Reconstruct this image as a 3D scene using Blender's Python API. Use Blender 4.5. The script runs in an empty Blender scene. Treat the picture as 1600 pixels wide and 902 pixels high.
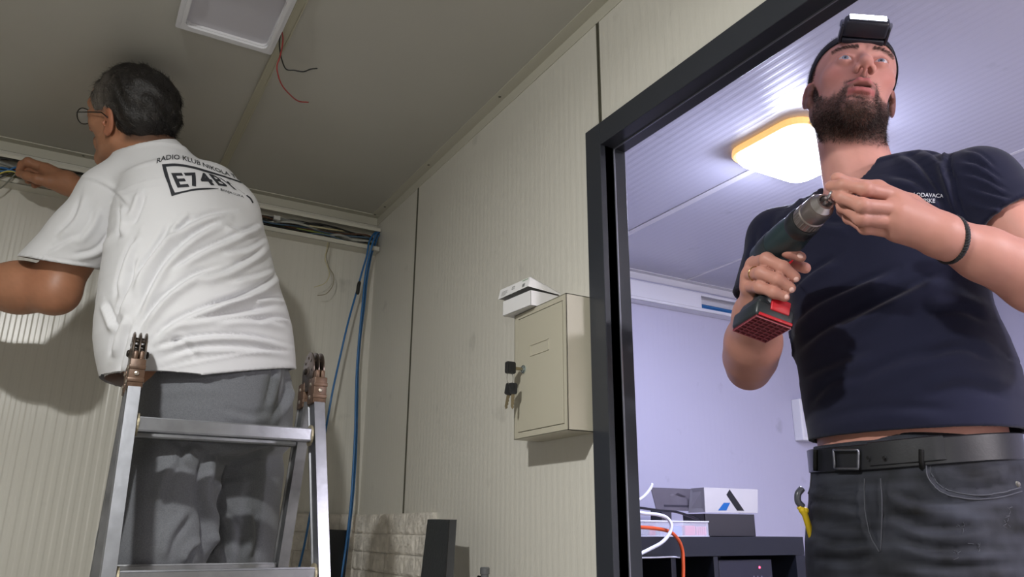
import bpy, bmesh, math, random
import numpy as np
from mathutils import Vector, Matrix, noise
from mathutils.bvhtree import BVHTree
random.seed(7); RNG = np.random.default_rng(11)
SC = bpy.context.scene; COL = SC.collection
# ------------------------------------------------------------------ camera
CAMZ = 1.35
FPX = 1197.1256
YAW, PITCH, ROLL = math.radians(29.76034553), math.radians(17.42835269), math.radians(0.35724)
_f = np.array([math.sin(YAW)*math.cos(PITCH), math.cos(YAW)*math.cos(PITCH), math.sin(PITCH)])
_r = np.cross(_f, [0, 0, 1]); _r /= np.linalg.norm(_r); _u = np.cross(_r, _f)
CR = _r*math.cos(ROLL) + _u*math.sin(ROLL); CU = -_r*math.sin(ROLL) + _u*math.cos(ROLL); CF = _f
CO = np.array([0, 0, CAMZ])
cam = bpy.data.cameras.new('camera'); camo = bpy.data.objects.new('camera', cam); COL.objects.link(camo)
cam.sensor_width = 36; cam.lens = FPX/1600*36; cam.clip_start = 0.02
M = Matrix(((CR[0], CU[0], -CF[0], 0), (CR[1], CU[1], -CF[1], 0), (CR[2], CU[2], -CF[2], CAMZ), (0, 0, 0, 1)))
camo.matrix_world = M
SC.camera = camo
# ------------------------------------------------------------------ world, exposure, lights
SC.view_settings.view_transform = 'Standard'; SC.view_settings.look = 'None'
SC.view_settings.gamma = 1.0; SC.view_settings.exposure = 0.0; SC.view_settings.use_curve_mapping = False
W = bpy.data.worlds.new('world'); SC.world = W; W.use_nodes = True
W.node_tree.nodes['Background'].inputs[0].default_value = (0.5, 0.52, 0.6, 1)
W.node_tree.nodes['Background'].inputs[1].default_value = 0.05
KEY_POS = (-0.31, 0.47, CAMZ+0.96); KEY_W = 44.0
LAMP_W = 24.0
def point_light(name, loc, watts, color, radius):
    l = bpy.data.lights.new(name, 'POINT'); l.energy = watts; l.color = color; l.shadow_soft_size = radius
    o = bpy.data.objects.new(name, l); o.location = loc; COL.objects.link(o); return o
def area_light(name, loc, watts, color, sx, sy, rot=(0, 0, 0)):
    l = bpy.data.lights.new(name, 'AREA'); l.shape = 'RECTANGLE'; l.size = sx; l.size_y = sy; l.energy = watts; l.color = color
    o = bpy.data.objects.new(name, l); o.location = loc; o.rotation_euler = rot; COL.objects.link(o); return o
kl = area_light('main_room_lamp_light', KEY_POS, KEY_W*.55, (1.0, 1.0, 0.97), 0.07, 0.07); kl.data.shape = 'DISK'
point_light('main_room_lamp_glow', (KEY_POS[0], KEY_POS[1], KEY_POS[2]-.012), KEY_W*.56, (1.0, 1.0, 0.97), 0.03)
# ------------------------------------------------------------------ pixel to place helpers (1600x902 frame)
def ray(x, y): return CR*(x-800) - CU*(y-451) + CF*FPX
def at(x, y, d): return CO + ray(x, y)/FPX*d                      # at a distance along the view axis
def aH(x, y, D): r = ray(x, y); return CO + r/math.hypot(r[0], r[1])*D   # at a horizontal distance
def onx(x, y, X): r = ray(x, y); return CO + r/r[0]*X
def ony(x, y, Y): r = ray(x, y); return CO + r/r[1]*Y
def onz(x, y, Z): r = ray(x, y); return CO + r/r[2]*(Z-CAMZ)
def prj(P):
    P = np.asarray(P, float) - CO; z = P@CF
    return np.stack([800+FPX*(P@CR)/z, 451-FPX*(P@CU)/z], -1), z
# ------------------------------------------------------------------ materials
def lin(c):
    return tuple((v/255/12.92 if v/255 <= 0.04045 else ((v/255+0.055)/1.055)**2.4) for v in c)
def mat(name, rgb=(200, 200, 200), rough=0.5, metal=0.0, bump=None, var=None, emit=None, spec=0.5, trans=0.0, alpha=1.0, coat=0.0, attr=None, sheen=0.0, sss=0.0):
    m = bpy.data.materials.new(name); m.use_nodes = True; nt = m.node_tree; b = nt.nodes['Principled BSDF']
    c = lin(rgb)
    b.inputs['Base Color'].default_value = (*c, 1); b.inputs['Roughness'].default_value = rough
    b.inputs['Metallic'].default_value = metal; b.inputs['Specular IOR Level'].default_value = spec
    b.inputs['Transmission Weight'].default_value = trans; b.inputs['Alpha'].default_value = alpha
    b.inputs['Coat Weight'].default_value = coat
    if sheen: b.inputs['Sheen Weight'].default_value = sheen
    if sss:
        b.inputs['Subsurface Weight'].default_value = sss; b.inputs['Subsurface Radius'].default_value = (0.012, 0.005, 0.003); b.inputs['Subsurface Scale'].default_value = 0.6
    tc = nt.nodes.new('ShaderNodeTexCoord')
    if attr:
        a = nt.nodes.new('ShaderNodeAttribute'); a.attribute_name = attr; nt.links.new(a.outputs['Color'], b.inputs['Base Color'])
    if var:   # (scale, amount 0..1 darker, detail)
        n = nt.nodes.new('ShaderNodeTexNoise'); n.inputs['Scale'].default_value = var[0]; n.inputs['Detail'].default_value = 6
        nt.links.new(tc.outputs['Object'], n.inputs['Vector'])
        r = nt.nodes.new('ShaderNodeMapRange'); r.inputs[1].default_value = 0.3; r.inputs[2].default_value = 0.7
        r.inputs[3].default_value = 1-var[1]; r.inputs[4].default_value = 1+var[1]*0.3
        nt.links.new(n.outputs['Fac'], r.inputs[0])
        mx = nt.nodes.new('ShaderNodeVectorMath'); mx.operation = 'SCALE'
        if attr: nt.links.new(a.outputs['Color'], mx.inputs[0])
        else: mx.inputs[0].default_value = c
        nt.links.new(r.outputs[0], mx.inputs['Scale']); nt.links.new(mx.outputs[0], b.inputs['Base Color'])
    if bump:  # (scale, strength, distance)
        n = nt.nodes.new('ShaderNodeTexNoise'); n.inputs['Scale'].default_value = bump[0]; n.inputs['Detail'].default_value = 5
        nt.links.new(tc.outputs['Object'], n.inputs['Vector'])
        bp = nt.nodes.new('ShaderNodeBump'); bp.inputs['Strength'].default_value = bump[1]; bp.inputs['Distance'].default_value = bump[2]
        nt.links.new(n.outputs['Fac'], bp.inputs['Height']); nt.links.new(bp.outputs['Normal'], b.inputs['Normal'])
    if emit:
        b.inputs['Emission Color'].default_value = (*emit[0], 1); b.inputs['Emission Strength'].default_value = emit[1]
    return m
def panel_mat(name, rgb, axis, pitch=0.0235, rough=0.38, strength=0.35, spots=0.0, spec=0.5, lo=.30, hi=.70):
    """painted sandwich-panel steel with shallow flat micro ribs running across `axis`"""
    m = mat(name, rgb, rough, spec=spec); nt = m.node_tree; b = nt.nodes['Principled BSDF']
    g = nt.nodes.new('ShaderNodeNewGeometry'); s = nt.nodes.new('ShaderNodeSeparateXYZ'); nt.links.new(g.outputs['Position'], s.inputs[0])
    d = nt.nodes.new('ShaderNodeMath'); d.operation = 'MULTIPLY'; d.inputs[1].default_value = 1/pitch; nt.links.new(s.outputs[axis], d.inputs[0])
    fr = nt.nodes.new('ShaderNodeMath'); fr.operation = 'PINGPONG'; fr.inputs[1].default_value = 0.5; nt.links.new(d.outputs[0], fr.inputs[0])
    mr = nt.nodes.new('ShaderNodeMapRange'); mr.interpolation_type = 'SMOOTHSTEP'
    mr.inputs[1].default_value = lo/2; mr.inputs[2].default_value = hi/2; nt.links.new(fr.outputs[0], mr.inputs[0])
    bp = nt.nodes.new('ShaderNodeBump'); bp.inputs['Strength'].default_value = strength; bp.inputs['Distance'].default_value = 0.0012
    nt.links.new(mr.outputs[0], bp.inputs['Height'])
    n = nt.nodes.new('ShaderNodeTexNoise'); n.inputs['Scale'].default_value = 2.2; n.inputs['Detail'].default_value = 3
    nt.links.new(g.outputs['Position'], n.inputs['Vector'])
    bp2 = nt.nodes.new('ShaderNodeBump'); bp2.inputs['Strength'].default_value = 0.25; bp2.inputs['Distance'].default_value = 0.004
    nt.links.new(n.outputs['Fac'], bp2.inputs['Height']); nt.links.new(bp.outputs['Normal'], bp2.inputs['Normal'])
    nt.links.new(bp2.outputs['Normal'], b.inputs['Normal'])
    # faint dirt: sparse scuffs
    v = nt.nodes.new('ShaderNodeTexNoise'); v.inputs['Scale'].default_value = 9; v.inputs['Detail'].default_value = 8
    nt.links.new(g.outputs['Position'], v.inputs['Vector'])
    r = nt.nodes.new('ShaderNodeMapRange'); r.inputs[1].default_value = 0.66; r.inputs[2].default_value = 0.8; r.inputs[3].default_value = 1.0; r.inputs[4].default_value = 0.72
    nt.links.new(v.outputs['Fac'], r.inputs[0])
    mx = nt.nodes.new('ShaderNodeVectorMath'); mx.operation = 'SCALE'; mx.inputs[0].default_value = lin(rgb)
    nt.links.new(r.outputs[0], mx.inputs['Scale']); nt.links.new(mx.outputs[0], b.inputs['Base Color'])
    return m
# ------------------------------------------------------------------ mesh helpers
def link(name, me, m=None, parent=None, smooth=False):
    o = bpy.data.objects.new(name, me); COL.objects.link(o)
    if m is not None: me.materials.append(m)
    if smooth: me.polygons.foreach_set('use_smooth', [True]*len(me.polygons))
    if parent is not None: o.parent = parent; o.matrix_parent_inverse = parent.matrix_world.inverted()
    return o
def tag(o, label=None, cat=None, group=None, kind=None):
    if label: o['label'] = label
    if cat: o['category'] = cat
    if group: o['group'] = group
    if kind: o['kind'] = kind
    return o
def thing(name, loc, label, cat, group=None):
    o = bpy.data.objects.new(name, None); COL.objects.link(o); o.location = loc; o.empty_display_size = 0.05
    o.matrix_world = Matrix.Translation(loc)
    return tag(o, label, cat, group)
def mesh_from(verts, faces, name='m'):
    me = bpy.data.meshes.new(name); me.from_pydata([tuple(map(float, v)) for v in verts], [], [tuple(map(int, f)) for f in faces]); me.update(); return me
class MB:
    """collects shapes into ONE mesh"""
    def __init__(s): s.v = []; s.f = []; s.mi = []; s.cur = 0
    def add(s, vs, fs):
        n = len(s.v); s.v += [tuple(map(float, v)) for v in vs]; s.f += [tuple(int(i)+n for i in f) for f in fs]; s.mi += [s.cur]*len(fs); return s
    def box(s, lo, hi, bev=0.0, rot=None, org=None):
        bm = bmesh.new(); bmesh.ops.create_cube(bm, size=1)
        lo = Vector(lo); hi = Vector(hi); c = (lo+hi)/2; d = hi-lo
        for v in bm.verts: v.co = Vector((v.co.x*d.x, v.co.y*d.y, v.co.z*d.z)) + c
        if bev > 0: bmesh.ops.bevel(bm, geom=bm.edges[:], offset=bev, segments=2, affect='EDGES', profile=0.5)
        if rot is not None:
            o = Vector(org) if org is not None else c
            for v in bm.verts: v.co = rot @ (v.co-o) + o
        s.add([v.co[:] for v in bm.verts], [[v.index for v in f.verts] for f in bm.faces]); bm.free(); return s
    def prism(s, poly, a, b):
        """poly: list of 2-D (u,v) mapped by functions a(u,v) and b(u,v) -> start and end 3-D points"""
        n = len(poly); vs = [a(*p) for p in poly] + [b(*p) for p in poly]
        fs = [[i, (i+1) % n, n+(i+1) % n, n+i] for i in range(n)] + [list(range(n))[::-1], list(range(n, 2*n))]
        return s.add(vs, fs)
    def extr(s, poly, axis, t0, t1):
        def mk(t):
            def g(u, v): p = [u, v]; p.insert(axis, t); return p
            return g
        return s.prism(poly, mk(t0), mk(t1))
    def tube(s, pts, r, seg=10, cap=True):
        pts = [Vector(p) for p in pts]; n = len(pts); rr = r if hasattr(r, '__len__') else [r]*n
        up = Vector((0, 0, 1)); rings = []; prev = None
        for i, p in enumerate(pts):
            t = (pts[min(i+1, n-1)] - pts[max(i-1, 0)]).normalized()
            if prev is None:
                a = t.cross(up) if abs(t.dot(up)) < 0.95 else t.cross(Vector((1, 0, 0)))
            else: a = prev - t*prev.dot(t)
            a.normalize(); prev = a; b = t.cross(a)
            rings.append([p + (a*math.cos(k*2*math.pi/seg) + b*math.sin(k*2*math.pi/seg))*rr[i] for k in range(seg)])
        vs = [v for rg in rings for v in rg]
        fs = [[i*seg+k, i*seg+(k+1) % seg, (i+1)*seg+(k+1) % seg, (i+1)*seg+k] for i in range(n-1) for k in range(seg)]
        if cap: fs += [list(range(seg))[::-1], [(n-1)*seg+k for k in range(seg)]]
        return s.add(vs, fs)
    def sphere(s, c, r, nu=16, nv=10, sc=(1, 1, 1), rot=None):
        vs = []; fs = []
        for j in range(1, nv):
            for i in range(nu):
                th = math.pi*j/nv; ph = 2*math.pi*i/nu
                v = Vector((math.sin(th)*math.cos(ph)*sc[0], math.sin(th)*math.sin(ph)*sc[1], math.cos(th)*sc[2]))*r
                if rot is not None: v = rot @ v
                vs.append(v+Vector(c))
        a = Vector((0, 0, r*sc[2])); 
        if rot is not None: a = rot @ a
        vs += [Vector(c)+a, Vector(c)-a]; T = len(vs)-2; B = T+1
        for i in range(nu):
            fs.append([T, i, (i+1) % nu]); fs.append([B, (nv-2)*nu+(i+1) % nu, (nv-2)*nu+i])
            for j in range(nv-2): fs.append([j*nu+i, (j+1)*nu+i, (j+1)*nu+(i+1) % nu, j*nu+(i+1) % nu])
        return s.add(vs, fs)
    def lathe(s, base, axis, prof, seg=24):
        """prof: (distance along axis, radius)"""
        ax = Vector(axis).normalized(); a = ax.orthogonal().normalized(); b = ax.cross(a); base = Vector(base)
        vs = [base+ax*t+(a*math.cos(k*2*math.pi/seg)+b*math.sin(k*2*math.pi/seg))*r for t, r in prof for k in range(seg)]
        n = len(prof); fs = [[i*seg+k, i*seg+(k+1) % seg, (i+1)*seg+(k+1) % seg, (i+1)*seg+k] for i in range(n-1) for k in range(seg)]
        fs += [list(range(seg))[::-1], [(n-1)*seg+k for k in range(seg)]]
        return s.add(vs, fs)
    def obj(s, name, m=None, parent=None, smooth=False, auto=None):
        me = mesh_from(s.v, s.f, name)
        bm = bmesh.new(); bm.from_mesh(me); bmesh.ops.recalc_face_normals(bm, faces=bm.faces); bm.to_mesh(me); bm.free()
        o = link(name, me, None, parent, smooth)
        ms = m if isinstance(m, (list, tuple)) else [m]
        for x in ms: me.materials.append(x)
        if len(ms) > 1: me.polygons.foreach_set('material_index', s.mi)
        if auto: me.polygons.foreach_set('use_smooth', [True]*len(me.polygons)); me.set_sharp_from_angle(angle=math.radians(auto))
        return o
def catmull(P, n=12):
    P = [np.asarray(p, float) for p in P]; Q = [2*P[0]-P[1]] + P + [2*P[-1]-P[-2]]; out = []
    for i in range(1, len(Q)-2):
        for k in range(n):
            t = k/n; a, b, c, d = Q[i-1], Q[i], Q[i+1], Q[i+2]
            out.append(0.5*((2*b)+(c-a)*t+(2*a-5*b+4*c-d)*t*t+(3*b-a-3*c+d)*t**3))
    out.append(P[-1]); return out
def rbox_poly(x0, y0, x1, y1, r, n=5):
    p = []
    for cx, cy, a0 in ((x1-r, y1-r, 0), (x0+r, y1-r, 90), (x0+r, y0+r, 180), (x1-r, y0+r, 270)):
        for k in range(n+1):
            a = math.radians(a0+90*k/n); p.append((cx+r*math.cos(a), cy+r*math.sin(a)))
    return p
def struct(o, label, cat=None): return tag(o, label, cat, kind='structure')
# ================================================================== THE ROOMS
XW, YB, ZC = 0.868, 2.52, CAMZ+1.09        # partition wall face, back wall face, ceiling
XW2 = XW+0.045                              # the partition's face in the other room
WALLC = (206, 203, 194)
m_backwall = panel_mat('beige_panel_back', WALLC, 0, pitch=0.0262, rough=0.27, strength=0.36)
m_partition = panel_mat('beige_panel_partition', WALLC, 1, pitch=0.0215, rough=0.36, strength=0.22)
m_ceil = mat('grey_beige_ceiling_steel', (178, 176, 168), 0.34, bump=(1.5, 0.12, 0.01), var=(2.5, 0.06))
m_ceil2 = panel_mat('white_ribbed_ceiling', (190, 190, 206), 0, pitch=0.026, rough=0.24, strength=0.22)
m_wall2 = panel_mat('white_panel_other_room', (184, 183, 204), 0, pitch=0.03, rough=0.4, strength=0.15)
m_trim = mat('beige_trim_steel', (190, 187, 174), 0.38, bump=(30, 0.05, 0.002))
m_trim2 = mat('white_trim_steel', (214, 213, 220), 0.38)
m_seamdark = mat('dark_seam', (40, 40, 34), 0.8)
m_floor = mat('grey_vinyl_floor', (176, 172, 164), 0.5, var=(6, 0.2))
m_frame = mat('anthracite_door_frame', (44, 47, 54), 0.32, bump=(60, 0.04, 0.001))
DY0, DY1, DZ = 0.30, 1.137, CAMZ+0.754      # door opening
x_l, x_r, y_n = -2.3, 3.6, -1.6
b = MB(); b.box((x_l, y_n, -0.1), (x_r, YB+0.1, 0)); struct(b.obj('floor', m_floor), 'grey vinyl floor running under both rooms')
b = MB(); b.box((x_l, y_n, ZC), (XW2-0.02, YB+0.1, ZC+0.1)); struct(b.obj('ceiling', m_ceil), 'grey beige steel ceiling of the main room')
b = MB(); b.box((XW2-0.02, y_n, ZC), (x_r, YB+0.1, ZC+0.1)); struct(b.obj('ceiling', m_ceil2), 'white ribbed ceiling of the room beyond the doorway')
b = MB(); b.box((x_l, YB, 0), (XW+0.02, YB+0.1, ZC)); struct(b.obj('wall_back', m_backwall), 'ribbed beige steel panel wall behind the ladder')
b = MB(); b.box((XW+0.02, YB, 0), (x_r, YB+0.1, ZC)); struct(b.obj('wall_back', m_wall2), 'pale panel wall seen through the doorway')
b = MB(); b.box((x_l-0.1, y_n, 0), (x_l, YB+0.1, ZC)); struct(b.obj('wall_left', panel_mat('beige_panel_left', WALLC, 1)), 'beige panel wall left of the camera, out of view')
b = MB(); b.box((x_r, y_n, 0), (x_r+0.1, YB+0.1, ZC)); struct(b.obj('wall_far_right', panel_mat('white_panel_side', (184, 183, 204), 1)), 'pale side wall of the other room')
b = MB(); b.box((x_l, y_n-0.1, 0), (x_r, y_n, ZC)); struct(b.obj('wall_front', m_backwall), 'beige panel wall behind the camera')
# partition wall: one mesh with the doorway left open
seams = [2.135, 1.147]
b = MB()
b.box((XW, DY1+0.03, 0), (XW2, 1.147-0.004, ZC)) if DY1+0.03 < 1.14 else None
b.box((XW, 1.151, 0), (XW2, 2.131, ZC)); b.box((XW, 2.139, 0), (XW2, YB, ZC))
b.box((XW+0.004, 1.14, 0), (XW2, 2.2, ZC))
b.box((XW, DY0-0.02, DZ+0.03), (XW2, 1.143, ZC)); b.box((XW, y_n, 0), (XW2, DY0-0.02, ZC))
b.box((XW+0.001, 1.137, 0), (XW2, 1.155, DZ+.05))
struct(b.obj('wall_right', m_partition), 'beige ribbed partition wall with the doorway and the metal cabinet')
b = MB()
for ys, w in ((2.135, .004), (1.147, .004)):
    zlo = DZ+0.05 if ys < 1.2 else CAMZ-0.35
    b.box((XW-0.0006, ys-w, zlo), (XW+0.006, ys-w+0.003, ZC-0.02))
    b.box((XW-0.0012, ys+w-0.001, zlo), (XW+0.006, ys+w+0.002, ZC-0.02))
struct(b.obj('trim_1', mat('seam_lines', (86, 84, 72), 0.6)), 'thin vertical panel joints on the partition wall')
# cornice angles
def cornice(name, m, label, segs, t=0.0022):
    b = MB()
    for kind, a0, a1, p, sgn in segs:
        L = 0.031
        if kind == 'y':   # runs along y against x=p, leg goes towards sgn
            poly = [(p, ZC), (p+sgn*L, ZC), (p+sgn*L, ZC-t), (p+sgn*t, ZC-t), (p+sgn*t, ZC-L), (p, ZC-L)]
            b.prism(poly, lambda u, v, a=a0: (u, a, v), lambda u, v, a=a1: (u, a, v))
        else:
            poly = [(p, ZC), (p+sgn*L, ZC), (p+sgn*L, ZC-t), (p+sgn*t, ZC-t), (p+sgn*t, ZC-L), (p, ZC-L)]
            b.prism(poly, lambda u, v, a=a0: (a, u, v), lambda u, v, a=a1: (a, u, v))
    return struct(b.obj(name, m), label)
cornice('trim_2', m_trim, 'pressed steel angle along the ceiling over the partition wall', [('y', y_n, YB, XW, -1)])
cornice('trim_3', m_trim, 'pressed steel angle along the ceiling over the back wall', [('x', x_l, XW-0.002, YB, -1)], t=0.0030)
cornice('trim_4', m_trim2, 'white steel angle along the ceiling in the other room', [('x', XW2, x_r, YB, -1)])
cornice('trim_5', m_trim2, 'white steel angle over the partition in the other room', [('y', y_n, YB, XW2, 1)])
b = MB()
b.box((0.284, y_n, ZC-0.0035), (0.307, YB-0.03, ZC))
b.box((0.284, y_n, ZC-0.0065), (0.2875, YB-0.03, ZC-0.003), 0.001); b.box((0.3025, y_n, ZC-0.0065), (0.306, YB-0.03, ZC-0.003), 0.001)
struct(b.obj('trim_6', mat('ceiling_seam_strip', (176, 172, 152), 0.45)), 'joint strip running along the main room ceiling')
b = MB(); b.box((1.738, 1.36, ZC-0.004), (1.765, YB-0.03, ZC), 0.001)
b.box((2.335, y_n, ZC-0.0015), (2.350, YB-.03, ZC), .0008)
struct(b.obj('trim_7', m_trim2), 'joint strip on the ceiling of the other room')
# rivets in the cornice angle
b = MB()
for y in (2.40, 2.02, 1.56, 1.10, 0.66): b.lathe((XW-0.017, y, ZC-0.002), (0, 0, -1), [(0, .0042), (.0012, .004), (.002, .0025)], 10)
b.lathe((XW-0.022, YB-0.035, ZC-0.002), (0, 0, -1), [(0, .0042), (.0012, .004), (.002, .0025)], 10)
for x in (-0.09, -0.5): b.lathe((x, YB-0.017, ZC-0.002), (0, 0, -1), [(0, .0042), (.0012, .004), (.002, .0025)], 10)
struct(b.obj('trim_8', mat('rivet_steel', (110, 108, 98), 0.35, 0.8)), 'small round rivets in the ceiling angles')
# door frame (lining with a face, a rebate groove and a back part)
b = MB()
FX0 = XW-0.012; FW = 0.051
def jamb(y_in, sgn):
    z1 = DZ+FW if True else DZ
    b.box((FX0, min(y_in, y_in+sgn*FW), 0), (XW+0.010, max(y_in, y_in+sgn*FW), z1), 0.0015)
    b.box((XW+0.008, min(y_in-sgn*0.0, y_in+sgn*0.03), 0), (XW+0.022, max(y_in-sgn*0.0, y_in+sgn*0.03), DZ+.03))
    b.box((XW+0.0235, min(y_in-sgn*0.002, y_in+sgn*0.03), 0), (XW2+0.006, max(y_in-sgn*0.002, y_in+sgn*0.03), DZ+.03), 0.001)
jamb(DY1, 1); jamb(DY0, -1)
b.box((FX0, DY0, DZ), (XW+0.010, DY1, DZ+FW), 0.0015)
b.box((XW+0.008, DY0, DZ), (XW+0.022, DY1, DZ+0.03)); b.box((XW+0.0235, DY0, DZ-0.002), (XW2+0.006, DY1, DZ+0.03), 0.001)
struct(b.obj('door_1', m_frame), 'anthracite grey metal door frame around the open doorway')
b = MB()
b.box((XW+0.0213, DY1-0.0028, 0), (XW+0.0238, DY1+0.001, DZ-0.002)); b.box((XW+0.0213, DY0+.02, DZ-0.0028), (XW+0.0238, DY1, DZ+0.001))
struct(b.obj('trim_9', mat('bare_metal_edge', (150, 152, 165), 0.3, 0.6)), 'thin bare metal edge inside the door frame')
# stone cladding low on the two walls, real stones of uneven depth
def cladding(name, label, along, a0, a1, top, fixed, sgn, m):
    b = MB(); z = top; row = 0
    while z > CAMZ-0.42:
        h = 0.052 + 0.004*random.random(); a = a0 - random.random()*0.10
        while a < a1:
            w = random.choice((0.05, 0.085, 0.11, 0.14)); c0 = max(a, a0); c1 = min(a+w, a1)
            if c1-c0 > 0.012:
                d = 0.012+random.random()*0.007; nx = max(2, int((c1-c0)/0.006)); nz = 9; g = {}
                vs = []; fs = []
                for j in range(nz+1):
                    for i in range(nx+1):
                        u = c0+(c1-c0)*i/nx; v = z-h*j/nz+0.0008*(1 if j == nz else 0)
                        edge = (i in (0, nx)) or (j in (0, nz))
                        dd = d*0.86 if edge else d + 0.0035*noise.noise(Vector((u*70, v*45, row*3+a*9))) + 0.002*noise.noise(Vector((u*190+v*120, v*160, 5)))
                        p = (u, fixed+sgn*dd, v) if along == 'x' else (fixed+sgn*dd, u, v)
                        vs.append(p)
                n0 = len(vs)
                for j in range(nz):
                    for i in range(nx):
                        k = j*(nx+1)+i; fs.append([k, k+1, k+nx+2, k+nx+1])
                b.add(vs, fs)
                lo = (c0, min(fixed, fixed+sgn*d*0.84), z-h) if along == 'x' else (min(fixed, fixed+sgn*d*0.84), c0, z-h)
                hi = (c1, max(fixed, fixed+sgn*d*0.84), z) if along == 'x' else (max(fixed, fixed+sgn*d*0.84), c1, z)
                b.box(lo, hi)
            a += w+0.0012
        z -= h+0.0012; row += 1
    b.box((a0, min(fixed, fixed+sgn*.009), CAMZ-.5), (a1, max(fixed, fixed+sgn*.009), top)) if along == 'x' else b.box((min(fixed, fixed+sgn*.009), a0, CAMZ-.5), (max(fixed, fixed+sgn*.009), a1, top))
    return struct(b.obj(name, m), label)
m_stone = mat('split_stone', (222, 216, 206), 0.85, bump=(90, 0.5, 0.004), var=(24, 0.28))
cladding('trim_10', 'split stone cladding low on the back wall behind the ladder', 'x', 0.35, XW, CAMZ+0.042, YB, -1, m_stone)
cladding('trim_11', 'split stone cladding low on the partition wall beside the corner', 'y', 1.905, YB-0.012, CAMZ+0.040, XW, -1, m_stone)
# ================================================================== LAMPS
m_white_plastic = mat('white_plastic', (226, 226, 230), 0.3)
def ring_prism(b, outer, inner, z0, z1):
    n = len(outer)
    vs = [(x, y, z) for z in (z0, z1) for ring in (outer, inner) for (x, y) in ring]
    fs = []
    for i in range(n):
        j = (i+1) % n
        fs += [[i, j, 2*n+j, 2*n+i], [n+i, 3*n+i, 3*n+j, n+j], [i, n+i, n+j, j], [2*n+i, 2*n+j, 3*n+j, 3*n+i]]
    b.add(vs, fs)
# unlit square ceiling light
t = thing('ceiling_light', (0.175, 1.53, ZC), 'unlit square white ceiling light beside the ceiling joint strip, loose wires next to it', 'light')
b = MB()
ring_prism(b, rbox_poly(0.068, 1.400, 0.281, 1.652, 0.006), rbox_poly(0.088, 1.425, 0.262, 1.626, 0.014), ZC-0.018, ZC-0.001)
ring_prism(b, rbox_poly(0.078, 1.410, 0.272, 1.642, 0.012), rbox_poly(0.086, 1.423, 0.264, 1.628, 0.014), ZC-0.0235, ZC-0.017)
b.obj('frame', mat('white_light_frame', (214, 214, 218), 0.25), t)
b = MB(); b.prism(rbox_poly(0.084, 1.42, 0.266, 1.63, 0.015), lambda u, v: (u, v, ZC-0.012), lambda u, v: (u, v, ZC-0.002))
b.obj('diffuser', mat('unlit_grey_diffuser', (186, 184, 192), 0.35), t)
# lit lamp in the other room
LX0, LX1, LY0, LY1 = 1.585, 1.905, 1.215, 1.495
t = thing('ceiling_lamp', ((LX0+LX1)/2, (LY0+LY1)/2, ZC), 'lit square ceiling lamp with rounded corners glowing behind the man in the navy shirt', 'lamp')
b = MB()
prof = [(0.0, 0.006), (0.010, 0.0), (0.020, 0.004), (0.024, 0.012)]
def stack(b, x0, y0, x1, y1, r, levels, close=True):
    P = [rbox_poly(x0+i, y0+i, x1-i, y1-i, max(r-i, 0.004), 6) for _, i in levels]; n = len(P[0])
    vs = [(u, v, ZC-lv[0]) for poly, lv in zip(P, levels) for (u, v) in poly]; fs = []
    for k in range(len(P)-1):
        for i in range(n): j = (i+1) % n; fs.append([k*n+i, k*n+j, (k+1)*n+j, (k+1)*n+i])
    if close: fs += [list(range(n))[::-1], [(len(P)-1)*n+i for i in range(n)]]
    b.add(vs, fs)
stack(b, LX0, LY0, LX1, LY1, 0.06, [(0.001, 0.008), (0.004, 0.002), (0.018, 0.0), (0.0235, 0.004)])
m_amber = mat('amber_lamp_base', (236, 190, 120), 0.35, emit=((1.0, 0.58, 0.20), 0.9))
b.obj('base_rim', m_amber, t, smooth=False)
b = MB(); stack(b, LX0+0.012, LY0+0.012, LX1-0.012, LY1-0.012, 0.055, [(0.0225, 0.0), (0.036, 0.003), (0.047, 0.012), (0.054, 0.03), (0.057, 0.055)])
b.obj('diffuser', mat('glowing_diffuser', (255, 255, 255), 0.4, emit=((0.86, 0.90, 1.0), 14)), t)
t = area_light('ceiling_lamp_light', ((LX0+LX1)/2, (LY0+LY1)/2, ZC-0.062), LAMP_W, (0.70, 0.73, 1.0), LX1-LX0-0.06, LY1-LY0-0.06)
point_light('ceiling_lamp_side_light', ((LX0+LX1)/2, (LY0+LY1)/2, ZC-0.10), LAMP_W*0.55, (0.70, 0.73, 1.0), 0.05)
# added fill: unseen second lamp put in to light the bearded man's face
t = thing('ceiling_lamp', (1.60, -1.10, ZC), 'added unseen square fill lamp on the other room ceiling, lighting the bearded face', 'lamp')
b = MB(); stack(b, 1.44, -1.24, 1.76, -.96, 0.06, [(0.001, 0.008), (0.004, 0.002), (0.018, 0.0), (0.0235, 0.004)]); b.obj('base_rim', m_amber, t)
b = MB(); stack(b, 1.452, -1.228, 1.748, -.972, 0.055, [(0.0225, 0.0), (0.036, 0.003), (0.047, 0.012), (0.054, 0.03), (0.057, 0.055)]); b.obj('diffuser', mat('added_lamp_diffuser', (255, 255, 255), 0.4, emit=((0.9, 0.9, 1.0), 10)), t)
area_light('added_second_lamp_fill', (1.60, -1.10, ZC-.062), 85, (.95, .90, 1.0), .26, .22)
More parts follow.
